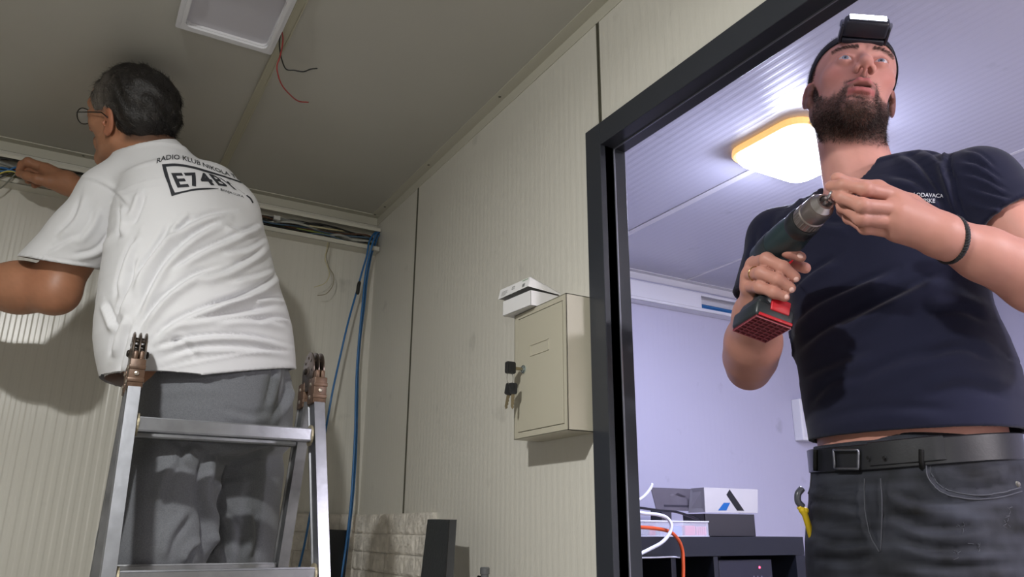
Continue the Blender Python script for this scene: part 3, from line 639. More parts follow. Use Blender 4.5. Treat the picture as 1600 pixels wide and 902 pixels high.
# big open carton box with the printed flap (blue and black marks)
m_box = mat('box_dark_card', (50, 48, 52), .6); m_flap = mat('box_white_flap', (190, 188, 192), .35)
BY = SY0+.045
bl, br, bt = ony(1103, 838, BY)[0]-.0, ony(1181, 838, BY)[0], SZ+0.076
t = thing('open_carton', ((bl+br)/2, BY+.06, SZ), 'open carton with blue and black slanted marks on its white flap, on the shelf unit', 'box')
b = MB(); w = .002; D_ = .11
for lo, hi in (((bl, BY, SZ+.0006), (br, BY+w, bt)), ((bl, BY+D_-w, SZ+.0006), (br, BY+D_, bt)), ((bl, BY, SZ+.0006), (bl+w, BY+D_, bt)), ((br-w, BY, SZ+.0006), (br, BY+D_, bt)), ((bl, BY, SZ+.0006), (br, BY+D_, SZ+.0026))): b.box(lo, hi)
bb = b.obj('carton_body', m_box, t)
ftl, ftr = ony(1100, 762, BY-.012), ony(1184, 765, BY-.012); fbl, fbr = ony(1102, 801, BY-.003), ony(1184, 802, BY-.003)
b = MB(); quadprism(b, [ftl, ftr, fbr, fbl], (0, .002, 0)); b.obj('flap', m_flap, t)
sl = ony(1106, 764, BY+.02)
b = MB(); quadprism(b, [fbl+np.array([0, .003, 0]), ftl+np.array([0, .003, 0]), ftl+np.array([.012, .08, .0]), fbl+np.array([.004, .09, 0])], (.0015, 0, 0)); b.obj('side_flap', mat('box_white_side_left', (170, 168, 174), .4), t); b = MB(); quadprism(b, [fbr+np.array([0, .003, 0]), ftr+np.array([0, .003, 0]), ftr+np.array([.004, .08, .0]), fbr+np.array([-.004, .09, 0])], (.0015, 0, 0))
b.obj('side_flap', mat('box_white_side', (170, 168, 174), .4), t)
def onflap(pl, off=-.0006):
    out = []
    for (x, y) in pl:
        k = (y-762)/40; yy = (BY-.012)+k*.009+off; out.append(ony(x, y, yy))
    return out
def decal(name, pl, m, par, off=-.0006, th=.0003):
    q = onflap(pl, off); n = len(q); vs = q+[p+np.array([0, th, 0]) for p in q]
    b = MB(); b.add(vs, [list(range(n)), list(range(n, 2*n))[::-1]]+[[i, (i+1) % n, n+(i+1) % n, n+i] for i in range(n)]); return b.obj(name, m, par)
decal('printed_mark', [(1131, 786), (1141, 786), (1135, 798), (1122, 798)], mat('blue_print', (20, 96, 170), .4), t)
decal('printed_mark', [(1140, 765), (1163, 798.5), (1152, 798.5), (1135, 773.5)], mat('black_print', (26, 27, 30), .4), t)
# dark flap piece behind, tilted
t = thing('folded_carton_lid', (1.72, SY0+.16, SZ), 'grey folded carton lid standing tilted behind the clear organiser', 'box')
q = [ony(1017, 762, SY0+.15), ony(1097, 765, SY0+.15), ony(1100, 800, SY0+.13), ony(1026, 797, SY0+.13)]
b = MB(); quadprism(b, q, (0, .003, 0)); fl = b.obj('lid_panel', mat('grey_satin_card', (88, 84, 92), .35, var=(14, .2)), t)
b = MB(); q2 = [ony(1034, 797, SY0+.135), ony(1049, 798, SY0+.135), ony(1050, 837.6, SY0+.135), ony(1034, 837.6, SY0+.135)]; quadprism(b, q2, (0, .06, 0)); b.obj('support', mat('dark_card', (52, 50, 58), .6), t)
for pl, c_ in (([(1055, 773), (1059, 770.5), (1072, 776), (1068, 777)], (52, 48, 56)), ([(1046, 774), (1052, 771.5), (1054, 774), (1050, 776)], (96, 92, 100)), ([(1037, 789), (1085, 790), (1087, 793), (1038, 792.5)], (44, 42, 52))):
    qq = [ony(x, y, SY0+.15-(y-762)/38*.02-.0012) for x, y in pl]; b = MB(); quadprism(b, qq, (0, .0004, 0)); b.obj('printed_mark', mat('dark_print', c_, .4), fl)
# clear organiser with connectors
t = thing('parts_organiser', (1.72, SY0+.05, SZ), 'clear plastic parts organiser with pink and blue fittings inside, on the black shelf unit', 'organiser')
ox0, ox1 = SX0+.2, ony(1107, 838, SY0+.012)[0]; oz = SZ+.048
m_clear = mat('clear_plastic', (225, 228, 245), .12, alpha=0.30, spec=.6)
b = MB(); w = .0015
for lo, hi in (((ox0, SY0+.010, SZ+.0006), (ox1, SY0+.0115, oz)), ((ox0, SY0+.118, SZ+.0006), (ox1, SY0+.12, oz)), ((ox1-w, SY0+.0116, SZ+.0006), (ox1, SY0+.12, oz)), ((ox0, SY0+.0116, SZ+.0006), (ox0+w, SY0+.12, oz)), ((ox0, SY0+.010, oz), (ox1+.002, SY0+.12, oz+.002)), ((ox0, SY0+.0116, SZ+.0006), (ox1, SY0+.118, SZ+.002))): b.box(lo, hi)
for q in (1027, 1049, 1066): xx = ony(q, 830, SY0+.012)[0]; b.box((xx, SY0+.012, SZ+.002), (xx+.0015, SY0+.118, oz-.002))
b.obj('case', m_clear, t)
b = MB(); b.box((ox0-.001, SY0+.008, oz-.001), (ox1+.003, SY0+.0098, oz+.003)); b.box((ox0-.001, SY0+.008, SZ+.0006), (ox1+.001, SY0+.0098, SZ+.003)); b.obj('rim', mat('clear_rim', (214, 216, 232), .2), t)
def fit(nm, x0p, x1p, ztop, rgb, lab, n=1):
    a = ony(x0p, 830, SY0+.02)[0]; c = ony(x1p, 830, SY0+.02)[0]
    b = MB(); st = (c-a)/n
    for i in range(n): b.box((a+st*i, SY0+.016, SZ+.0024), (a+st*(i+1)-.0008, SY0+.09, SZ+ztop), .004 if n == 1 else .002)
    return tag(b.obj(nm, mat(nm+'_plastic', rgb, .4), smooth=False), lab, 'fittings', 'fittings in the organiser')
fit('pink_fitting', 1069, 1086, .036, (222, 92, 112), 'rounded pink fitting at the right in the clear organiser')
fit('pink_strip', 1087, 1103, .033, (212, 104, 122), 'pink ribbed strip at the far right in the clear organiser', 5)
fit('blue_fitting', 1051, 1065, .034, (92, 132, 214), 'blue fitting in the middle of the clear organiser')
fit('red_fitting', 1014, 1024, .036, (190, 70, 80), 'small red fitting in the left compartment of the organiser')
fit('dark_fitting', 1003, 1012, .028, (70, 66, 80), 'small dark fitting at the left end of the organiser')
fit('grey_fitting', 1030, 1047, .024, (128, 124, 150), 'grey-violet fitting between the red and the blue fittings', 3)
# small dark charger and its lead between organiser and carton
b = MB(); P = [ony(x, y, SY0+.06) for x, y in ((1112, 824), (1120, 826), (1127, 831), (1122, 836), (1113, 834), (1110, 829), (1118, 829), (1126, 835.5))]
b.tube(catmull(P, 6), .004, 8); tag(b.obj('coiled_lead', mat('black_lead', (28, 28, 34), .35), smooth=True), 'short coiled black lead between the organiser and the open carton', 'cable')
def lead(nm, px, Y, r, rgb, lab):
    P = [ony(x, y, yy) for (x, y), yy in zip(px, Y if hasattr(Y, '__len__') else [Y]*len(px))]
    b = MB(); b.tube(catmull(P, 8), r, 10); return tag(b.obj(nm, mat(nm+'_pvc', rgb, .35), smooth=True), lab, 'cable')
lead('white_cable', [(960, 786), (985, 797), (1004, 802), (1025, 804), (1041, 809), (1049, 820), (1046, 834), (1034, 848), (1016, 858), (1002, 865), (975, 878)], [1.92, 1.93, 1.94, 1.95, 1.95, 1.94, 1.94, 1.94, 1.95, 1.95, 1.95], .0056, (216, 218, 236), 'thick white cable looping in front of the organiser')
lead('white_cable', [(960, 800), (990, 786), (1006, 776), (1016, 764), (1019, 756)], 2.03, .005, (214, 216, 232), 'white cable rising at the left beside the grey lid')
lead('white_cable', [(960, 872), (1003, 871.8), (1030, 871.3), (1050, 870.6), (1062, 871.5)], [2.0, 2.012, 2.012, 2.012, 2.03], .0026, (210, 212, 226), 'thin white cable stretched below the top board of the shelf unit')
lead('orange_cable', [(960, 820), (985, 823), (1005, 824.5), (1030, 827), (1048, 832), (1060, 844), (1066, 860), (1067.5, 880), (1067.5, 910)], [1.95, 1.955, 1.96, 1.965, 1.97, 1.975, 1.98, 1.98, 1.98], .0058, (196, 78, 36), 'orange cable hanging over the front of the black shelf unit')
lead('black_cable', [(960, 792), (1000, 794), (1030, 798), (1055, 800), (1075, 806), (1092, 813)], [2.05, 2.06, 2.06, 2.06, 2.06, 2.07], .0042, (24, 24, 30), 'black cable lying over the top of the organiser')
# blue cable visible in the gap of the trunking in the other room
b = MB(); z0 = CAMZ+.955
for q, zz in enumerate((.010, .022)): b.tube([(XW2+.05, YB-.03, z0+zz), (2.4, YB-.04, z0+zz), (2.9, YB-.04, z0+zz-.004), (3.45, YB-.03, z0+zz)], .0062, 10)
tag(b.obj('blue_cable', mb, smooth=True), 'pair of blue cables in the gap of the white trunking beyond the doorway', 'cable')
# small white wall box behind the man
c = ony(1243, 600, YB-.03); t = thing('wall_box', (c[0]+.06, YB, c[2]), 'white wall box mostly hidden behind the man in the navy shirt', 'box')
b = MB(); b.box((c[0]-.010, YB-.05, CAMZ+.405), (c[0]+.13, YB-.0004, CAMZ+.60), .004); b.obj('housing', m_white_plastic, t)
b = MB(); b.box((c[0]+.002, YB-.0515, CAMZ+.42), (c[0]+.118, YB-.0498, CAMZ+.585), .001); b.obj('cover', m_pvc2, t)
# ================================================================== SMOOTH SURFACE ENGINE (signed distances -> one continuous mesh)
F32 = np.float32
def smin(a, b, k):
    h = np.clip(0.5+0.5*(b-a)/k, 0, 1); return b+(a-b)*h-k*h*(1-h)
def smax(a, b, k): return -smin(-a, -b, k)
def s_sphere(P, c, r): return np.linalg.norm(P-np.asarray(c, F32), axis=1)-r
def s_ell(P, c, r, R=None):
    q = P-np.asarray(c, F32)
    if R is not None: q = q@np.asarray(R, F32)
    r = np.asarray(r, F32); k0 = np.linalg.norm(q/r, axis=1); k1 = np.linalg.norm(q/(r*r), axis=1)+1e-9
    return k0*(k0-1)/k1
def s_cap(P, a, b, ra, rb):
    a = np.asarray(a, F32); b = np.asarray(b, F32); ab = b-a
    t = np.clip(((P-a)@ab)/(ab@ab+1e-12), 0, 1); return np.linalg.norm(P-a-t[:, None]*ab, axis=1)-(ra+(rb-ra)*t)
def s_chain(P, pts, rs, k=0.006):
    d = None
    for i in range(len(pts)-1):
        e = s_cap(P, pts[i], pts[i+1], rs[i], rs[i+1]); d = e if d is None else smin(d, e, k)
    return d
def resample(rings, n):
    """rings: (centre, half-width, half-thickness, side vector) -> smooth, denser list"""
    C = catmull([np.concatenate([r[0], [r[1], r[2]], r[3]]) for r in rings], n); return [(c[:3], c[3], c[4], c[5:8]) for c in C]
def s_loft(P, rings, n=4, ext=0.6, pw=2.0):
    R = resample(rings, n); best = np.full(len(P), 1e9, F32); cen = np.zeros_like(P); W = np.zeros(len(P), F32); T = np.zeros(len(P), F32); S = np.zeros_like(P); A = np.zeros_like(P)
    for i in range(len(R)-1):
        a = R[i][0].astype(F32); b = R[i+1][0].astype(F32); ab = b-a; t = np.clip(((P-a)@ab)/(ab@ab), 0, 1)
        c = a+t[:, None]*ab; d = ((P-c)**2).sum(1); m = d < best
        best[m] = d[m]; cen[m] = c[m]; tm = t[m]
        W[m] = R[i][1]+(R[i+1][1]-R[i][1])*tm; T[m] = R[i][2]+(R[i+1][2]-R[i][2])*tm
        s = R[i][3]+(R[i+1][3]-R[i][3])*tm[:, None]; S[m] = s; A[m] = ab/np.linalg.norm(ab)
    S = S-A*(S*A).sum(1)[:, None]; S /= np.linalg.norm(S, axis=1)[:, None]+1e-9; N = np.cross(A, S); q = P-cen
    u = (q*S).sum(1); v = (q*N).sum(1); w = (q*A).sum(1); L = np.minimum(W, T)*ext
    if pw == 2.0: k0 = np.sqrt((u/W)**2+(v/T)**2+(w/L)**2)
    else: k0 = (np.abs(u/W)**pw+np.abs(v/T)**pw+np.abs(w/L)**pw)**(1/pw)
    k1 = np.sqrt((u/W**2)**2+(v/T**2)**2+(w/L**2)**2)+1e-6
    d = np.where(k0 > 0.3, k0*(k0-1)/k1, -np.minimum(W, T)*0.7)
    return np.maximum(d, -np.minimum(W, T)).astype(F32)
def surface(fn, lo, hi, h, newton=2):
    """surface nets on a block-sparse grid"""
    lo = np.asarray(lo, float); hi = np.asarray(hi, float); B = 6
    n = np.ceil((hi-lo)/h/B).astype(int)*B+1; nb = (n-1)//B
    ax = [lo[i]+h*np.arange(n[i]) for i in range(3)]
    # coarse centres
    cc = [lo[i]+h*B*(np.arange(nb[i])+0.5) for i in range(3)]
    G = np.stack(np.meshgrid(*cc, indexing='ij'), -1).reshape(-1, 3).astype(F32)
    dc = np.concatenate([fn(G[i:i+200000]) for i in range(0, len(G), 200000)])
    act = np.abs(dc) < h*B*1.25; idx = np.argwhere(act.reshape(nb))
    vid = {}; V = []; cell_keys = []; Fq = []
    o = np.arange(B+1); ox, oy, oz = np.meshgrid(o, o, o, indexing='ij')
    field = {}
    K = np.concatenate([(idx[:, None, :]*B+np.stack([ox, oy, oz], -1).reshape(1, -1, 3))], 0).reshape(-1, 3)
    lin_ = (K[:, 0]*n[1]+K[:, 1])*n[2]+K[:, 2]; U, inv = np.unique(lin_, return_inverse=True)
    PX = np.stack([U//(n[1]*n[2]), (U//n[2]) % n[1], U % n[2]], -1)
    pts = (lo+PX*h).astype(F32)
    val = np.concatenate([fn(pts[i:i+200000]) for i in range(0, len(pts), 200000)])
    val = np.where(val == 0, 1e-7, val)
    # dense lookup through sorted search
    def look(L):
        j = np.searchsorted(U, L); j[j >= len(U)] = 0; ok = U[j] == L; return j, ok
    base = PX[(PX[:, 0] < n[0]-1) & (PX[:, 1] < n[1]-1) & (PX[:, 2] < n[2]-1)]
    bl = (base[:, 0]*n[1]+base[:, 1])*n[2]+base[:, 2]
    offs = np.array([(a, b, c) for a in (0, 1) for b in (0, 1) for c in (0, 1)]); ol = (offs[:, 0]*n[1]+offs[:, 1])*n[2]+offs[:, 2]
    J = []; ok = np.ones(len(bl), bool)
    for q in ol: j, k = look(bl+q); J.append(j); ok &= k
    J = np.stack(J, 1)[ok]; base = base[ok]; bl = bl[ok]; v8 = val[J]; neg = v8 < 0; m = neg.any(1) & ~neg.all(1)
    base = base[m]; bl = bl[m]; v8 = v8[m]
    acc = np.zeros((len(base), 3)); cnt = np.zeros(len(base))
    for a in range(8):
        for b in range(a+1, 8):
            if np.abs(offs[a]-offs[b]).sum() != 1: continue
            c = (v8[:, a] < 0) != (v8[:, b] < 0); t = v8[c, a]/(v8[c, a]-v8[c, b])
            acc[c] += offs[a]+t[:, None]*(offs[b]-offs[a]); cnt[c] += 1
    V = lo+h*(base+acc/cnt[:, None]); order = np.argsort(bl); bs = bl[order]
    def cid(L):
        j = np.searchsorted(bs, L); j[j >= len(bs)] = 0; ok = bs[j] == L; return order[j], ok
    faces = []
    st = [n[1]*n[2], n[2], 1]
    for ax_ in range(3):
        a1, a2 = (ax_+1) % 3, (ax_+2) % 3
        j1, k1 = look(bl+st[ax_]); j0, k0 = look(bl); v0 = val[j0]; v1 = val[j1]; c = ((v0 < 0) != (v1 < 0)) & k0 & k1
        L = bl[c]; s = v0[c] < 0
        q = [cid(L), cid(L-st[a1]), cid(L-st[a1]-st[a2]), cid(L-st[a2])]; g = q[0][1] & q[1][1] & q[2][1] & q[3][1]
        f = np.stack([x[0] for x in q], 1)[g]; s = s[g]; f[s] = f[s][:, ::-1]; faces.append(f[:, ::-1])
    Fq = np.concatenate(faces)
    V = V.astype(F32)
    for _ in range(newton):
        e = h*0.5; d0 = fn(V); g = np.stack([fn(V+np.eye(3, dtype=F32)[i]*e)-fn(V-np.eye(3, dtype=F32)[i]*e) for i in range(3)], 1)/(2*e)
        gn = (g**2).sum(1)+0.05; stp = -(d0/gn)[:, None]*g; l = np.linalg.norm(stp, axis=1, keepdims=True); stp *= np.minimum(1, h*0.45/(l+1e-9)); V = V+stp*0.8
    return V, Fq
def np_mesh(V, Fq, name):
    me = bpy.data.meshes.new(name); me.vertices.add(len(V)); me.vertices.foreach_set('co', np.asarray(V, F32).ravel())
    nf = len(Fq); k = Fq.shape[1]; me.loops.add(nf*k); me.loops.foreach_set('vertex_index', Fq.astype(np.int32).ravel())
    me.polygons.add(nf); me.polygons.foreach_set('loop_start', np.arange(0, nf*k, k, dtype=np.int32)); me.polygons.foreach_set('loop_total', np.full(nf, k, np.int32)); me.update(calc_edges=True)
    me.polygons.foreach_set('use_smooth', np.ones(nf, bool)); return me
def normals(V, Fq):
    a = V[Fq[:, 0]]; c = V[Fq[:, 2]]; b = V[Fq[:, 1]]; d = V[Fq[:, 3]] if Fq.shape[1] == 4 else c
    n = np.cross(c-a, d-b) if Fq.shape[1] == 4 else np.cross(b-a, c-a); N = np.zeros_like(V)
    for i in range(Fq.shape[1]): np.add.at(N, Fq[:, i], n)
    return N/(np.linalg.norm(N, axis=1, keepdims=True)+1e-12)
def vcol(me, C, name='Col'):
    a = me.color_attributes.new(name, 'FLOAT_COLOR', 'POINT'); C4 = np.ones((len(C), 4), F32); C4[:, :3] = C; a.data.foreach_set('color', C4.ravel())
def seg2d(p, pts):
    """2-D distance of points p to polyline, with parameter 0..1 along it"""
    pts = np.asarray(pts, float); L = np.r_[0, np.cumsum(np.linalg.norm(np.diff(pts, axis=0), axis=1))]
    best = np.full(len(p), 1e9); tt = np.zeros(len(p)); sg = np.zeros(len(p))
    for i in range(len(pts)-1):
        a, b = pts[i], pts[i+1]; ab = b-a; t = np.clip(((p-a)@ab)/(ab@ab+1e-9), 0, 1); q = p-a-t[:, None]*ab; d = np.hypot(q[:, 0], q[:, 1])
        m = d < best; best[m] = d[m]; tt[m] = (L[i]+t[m]*(L[i+1]-L[i]))/L[-1]; sg[m] = np.sign(ab[0]*q[m, 1]-ab[1]*q[m, 0])
    return best, tt, sg
def folds(V, N, strokes, front=0.15):
    """real creases: each stroke is a cloth fold running through picture positions on the cloth; displaces along the normal"""
    uv, z = prj(V); view = (V-CO); view /= np.linalg.norm(view, axis=1, keepdims=True); fac = -(N*view).sum(1); w = np.clip((fac-(-0.05))/front, 0, 1)
    D = np.zeros(len(V))
    for pts, amp, wid in strokes:
        P_ = catmull([np.array(q, float) for q in pts], 6); d, t, sg = seg2d(uv, P_)
        env = np.clip(np.sin(np.pi*np.clip(t, 0.02, 0.98))*1.6, 0, 1)
        x = d*sg/wid
        # a crease: sharp valley on one side, a soft ridge on the other
        D += amp*env*(np.exp(-(x-0.9)**2*1.1) - 0.9*np.exp(-((x+0.25)/0.55)**2))
    return V + N*(D*w)[:, None].astype(V.dtype)
# hair strands: tapered three-sided prisms in ONE mesh
def strands(name, roots, dirs, length, m, parent, r=0.00035, seg=4, curl=0.3, bend=None, jit=0.25, seed=3):
    g = np.random.default_rng(seed); n = len(roots); L = length*(0.7+0.6*g.random(n)) if np.isscalar(length) else length
    d = dirs+jit*g.normal(size=(n, 3)); d /= np.linalg.norm(d, axis=1, keepdims=True)
    c = g.normal(size=(n, 3))*curl; P = [roots]; cur = d.copy()
    for s in range(seg):
        cur = cur+c/seg+(bend/seg if bend is not None else 0); cur /= np.linalg.norm(cur, axis=1, keepdims=True); P.append(P[-1]+cur*(L/seg)[:, None])
    a = np.cross(d, g.normal(size=(n, 3))); a /= np.linalg.norm(a, axis=1, keepdims=True); b = np.cross(d, a)
    V = []; 
    for s in range(seg+1):
        rr = r*(1-0.75*s/seg)
        for k in range(3):
            th = 2*math.pi*k/3; V.append(P[s]+(a*math.cos(th)+b*math.sin(th))*rr)
    V = np.stack(V, 1); base = np.arange(n)[:, None]*(3*(seg+1)); F = []
    for s in range(seg):
        for k in range(3):
            k2 = (k+1) % 3; F.append(np.stack([base[:, 0]+s*3+k, base[:, 0]+s*3+k2, base[:, 0]+(s+1)*3+k2, base[:, 0]+(s+1)*3+k], 1))
    me = np_mesh(V.reshape(-1, 3), np.concatenate(F), name); o = link(name, me, m, parent); return o
def box_guard(P, lo, hi, f, pad=0.03):
    """evaluate f only near its box; elsewhere return the distance to the box"""
    lo = np.asarray(lo)-pad; hi = np.asarray(hi)+pad; q = np.maximum(np.maximum(lo-P, P-hi), 0); d = np.linalg.norm(q, axis=1).astype(F32); m = d < 0.02
    out = d+pad*0.8
    if m.any(): out[m] = f(P[m])
    return out
def bbox_pts(pts, r):
    a = np.array(pts); return a.min(0)-r, a.max(0)+r
# ================================================================== THE MAN IN THE NAVY SHIRT
def rel(x, y, z): return np.array([x, y, z+CAMZ])
HR = np.array([[-0.7505, -0.6164, 0.2383], [0.6263, -0.7785, -0.0412], [0.2109, 0.1183, 0.9703]])
_u0, _s0, _v0 = np.linalg.svd(HR); HR = _u0@_v0
HT = rel(1.2514, 0.8283, 0.8352)
def toL(P): return (P-HT.astype(F32))@HR.astype(F32)
def toW(q): return np.asarray(q)@HR.T+HT
def mir(f, P):
    """evaluate a half description on |x|"""
    Q = P.copy(); Q[:, 0] = np.abs(Q[:, 0]); return f(Q)
EYE = (0.032, 0.0790, 0.007); EYR = 0.0128
def head_sdf(Q):
    """bearded head in its own axes: +x his right, +y face, +z crown"""
    A = Q.copy(); A[:, 0] = np.abs(A[:, 0])
    d = s_ell(Q, (0, -0.018, 0.040), (0.0765, 0.098, 0.086))
    d = smin(d, s_ell(Q, (0, 0.030, 0.026), (0.069, 0.060, 0.072)), 0.02)                 # forehead
    d = smin(d, s_ell(Q, (0, 0.022, -0.040), (0.060, 0.062, 0.066)), 0.025)                # face mass
    d = smin(d, s_cap(A, (0.055, -0.008, -0.055), (0.018, 0.070, -0.098), 0.016, 0.016), 0.025)   # jaw
    d = smin(d, s_ell(Q, (0, 0.075, -0.098), (0.022, 0.018, 0.019)), 0.018)               # chin
    d = smin(d, s_cap(Q, (0, 0.0, -0.075), (0, 0.055, -0.092), 0.040, 0.022), 0.03)        # floor of the mouth
    d = smin(d, s_ell(A, (0.041, 0.056, -0.012), (0.020, 0.018, 0.015)), 0.026)           # cheekbone
    d = smin(d, s_cap(A, (0.012, 0.0865, 0.031), (0.050, 0.067, 0.033), 0.0085, 0.007), 0.014)     # brow ridge
    d = smax(d, -s_ell(A, (0.0335, 0.098, 0.006), (0.0185, 0.0170, 0.0120)), 0.012)       # eye socket
    d = smin(d, s_cap(Q, (0, 0.086, 0.018), (0, 0.109, -0.013), 0.0072, 0.0100), 0.011)   # nose bridge
    d = smin(d, s_ell(Q, (0, 0.1135, -0.0185), (0.0115, 0.0105, 0.0098)), 0.008)           # nose tip
    d = smin(d, s_ell(A, (0.0132, 0.1015, -0.0260), (0.0072, 0.0110, 0.0085)), 0.006)     # alae
    d = smin(d, s_cap(Q, (0, 0.110, -0.0290), (0, 0.094, -0.036), 0.0034, 0.004), 0.004)  # columella
    d = smax(d, -s_ell(A, (0.0078, 0.1040, -0.0340), (0.0046, 0.0066, 0.0095)), 0.0025)     # nostrils
    # eyelids: a ball over the eyeball with an almond opening
    lid = s_sphere(A, EYE, EYR+0.0024)
    lid = smin(lid, s_cap(A, (EYE[0]-.011, EYE[1]+.009, EYE[2]+.0065), (EYE[0]+.012, EYE[1]+.005, EYE[2]+.0055), .0022, .0022), .004)
    d = smin(d, lid, 0.006)
    d = smax(d, -s_ell(A, (EYE[0]+0.0005, EYE[1]+0.012, EYE[2]+0.0004), (0.0142, 0.013, 0.0048)), 0.0012)
    d = np.maximum(d, -s_sphere(A, EYE, EYR-0.0030))
    # mouth: lips slightly parted
    d = smin(d, s_ell(Q, (0, 0.080, -0.060), (0.030, 0.018, 0.020)), 0.012)
    up = s_chain(A, [(0, 0.0995, -0.0515), (0.0065, 0.1000, -0.0510), (0.015, 0.0940, -0.0550), (0.0245, 0.0825, -0.0625)], [0.0050, 0.0052, 0.0044, 0.0018], 0.003)
    lo_ = s_chain(A, [(0, 0.0960, -0.0710), (0.010, 0.0935, -0.0705), (0.0175, 0.0875, -0.0675), (0.0245, 0.0825, -0.0635)], [0.0064, 0.0058, 0.0038, 0.0018], 0.003)
    d = smin(d, up, 0.0035); d = smin(d, lo_, 0.0035)
    d = smax(d, -s_ell(Q, (0, 0.0975, -0.0605), (0.0155, 0.017, 0.0032)), 0.0016)
    d = smax(d, -s_cap(A, (0, 0.097, -0.0820), (0.010, 0.094, -0.081), 0.0035, 0.002), 0.008)      # dip under the lip
    # ears
    ear = s_ell(A, (0.0800, -0.014, -0.008), (0.0065, 0.0185, 0.0310), rotz(0.35))
    ear = smin(ear, s_ell(A, (0.077, -0.004, -0.034), (0.0055, 0.0085, 0.0100)), 0.006)
    ear = smax(ear, -s_ell(A, (0.0885, -0.009, -0.006), (0.0070, 0.0105, 0.0185), rotz(0.35)), 0.004)
    ear = smax(ear, -s_ell(A, (0.080, -0.001, -0.014), (0.0080, 0.0055, 0.0065)), 0.003)
    ear = smin(ear, s_ell(A, (0.0775, 0.004, -0.014), (0.0040, 0.0040, 0.0065)), 0.003)
    d = smin(d, ear, 0.005)
    return d
def rotz(a):
    c, s = math.cos(a), math.sin(a); return np.array([[c, -s, 0], [s, c, 0], [0, 0, 1]], F32)
# joints
S_R = aH(1217, 374, 1.60); S_L = aH(1528, 290, 1.42)
E_R = aH(1170, 578, 1.53); W_R = aH(1187, 470, 1.31)
E_L = aH(1705, 472, 1.36); W_L = aH(1470, 368, 1.185)
NECK0 = toW((0, -0.035, -0.045)); NECK1 = rel(1.262, 0.832, 0.600)
SIDE = np.array([-0.12, 0.993, 0.0]); 
def hj(px, py, D): return aH(px, py, D)
# right hand round the drill grip: knuckle, middle joint, last joint, tip
RH = dict(
  index=[hj(1191, 401, 1.272), hj(1211, 387, 1.236), hj(1233, 394, 1.222), hj(1251, 402, 1.228)],
  middle=[hj(1177, 413, 1.272), hj(1198, 406, 1.228), hj(1223, 418, 1.214), hj(1242, 433, 1.222)],
  ring=[hj(1170, 430, 1.272), hj(1190, 427, 1.226), hj(1215, 437, 1.212), hj(1235, 450, 1.220)],
  little=[hj(1170, 448, 1.276), hj(1188, 449, 1.232), hj(1209, 457, 1.218), hj(1226, 464, 1.224)],
  thumb=[hj(1186, 425, 1.31), hj(1215, 408, 1.315), hj(1240, 413, 1.29), hj(1258, 419, 1.262)])
RR = dict(index=[.0122, .0108, .0096, .0084], middle=[.0122, .0110, .0098, .0086], ring=[.0118, .0106, .0094, .0084], little=[.0110, .0098, .0088, .0080], thumb=[.014, .0115, .010, .009])
# left hand pinching a drill bit
LH = dict(
  index=[hj(1392, 305, 1.135), hj(1352, 296, 1.105), hj(1318, 290, 1.105), hj(1298, 291, 1.118)],
  middle=[hj(1392, 326, 1.128), hj(1347, 321, 1.098), hj(1316, 309, 1.108), hj(1304, 302, 1.122)],
  ring=[hj(1390, 346, 1.135), hj(1345, 341, 1.112), hj(1318, 323, 1.128), hj(1308, 312, 1.142)],
  little=[hj(1392, 362, 1.152), hj(1352, 356, 1.135), hj(1327, 341, 1.150), hj(1314, 330, 1.160)],
  thumb=[hj(1420, 322, 1.175), hj(1370, 296, 1.17), hj(1330, 290, 1.155), hj(1308, 279, 1.140)])
LR = dict(index=[.0108, .0096, .0088, .0080], middle=[.0110, .0098, .0088, .0080], ring=[.0112, .0098, .0085, .0076], little=[.0100, .0088, .0078, .0070], thumb=[.017, .0130, .0110, .0095])
def hand_sdf(P, Hd, Rd, wrist, palm, kf=0.0014, kp=0.007):
    d = None
    for a, b, ra, rb in palm:
        e = s_cap(P, a, b, ra, rb); d = e if d is None else smin(d, e, 0.016)
    for nm in ('index', 'middle', 'ring', 'little', 'thumb'):
        j = Hd[nm]; r = Rd[nm]
        e = s_chain(P, j, r, 0.003)
        for q in (1, 2): e = smin(e, s_sphere(P, j[q], r[q]*1.0), 0.006)       # knuckle swellings
        # each finger is rooted in the palm but stays separate beyond its knuckle
        root = s_cap(P, wrist+(j[0]-wrist)*0.55, j[0], r[0]*1.15, r[0]*1.02)
        d = smin(d, root, kp); d = smin(d, e, kf if nm != 'thumb' else 0.006)
    return d
def midp(a, b, t=0.5): return a+(b-a)*t
def palmlist(Hd, w, rw, rk):
    o = []
    for nm in ('index', 'middle', 'ring', 'little'): o.append((w, midp(w, Hd[nm][0], .86), rw, rk))
    o.append((w, midp(w, Hd['thumb'][0], .9), rw, rk*1.1)); return o
RP = palmlist(RH, W_R, 0.022, 0.0145); LP = palmlist(LH, W_L, 0.0235, 0.0150)
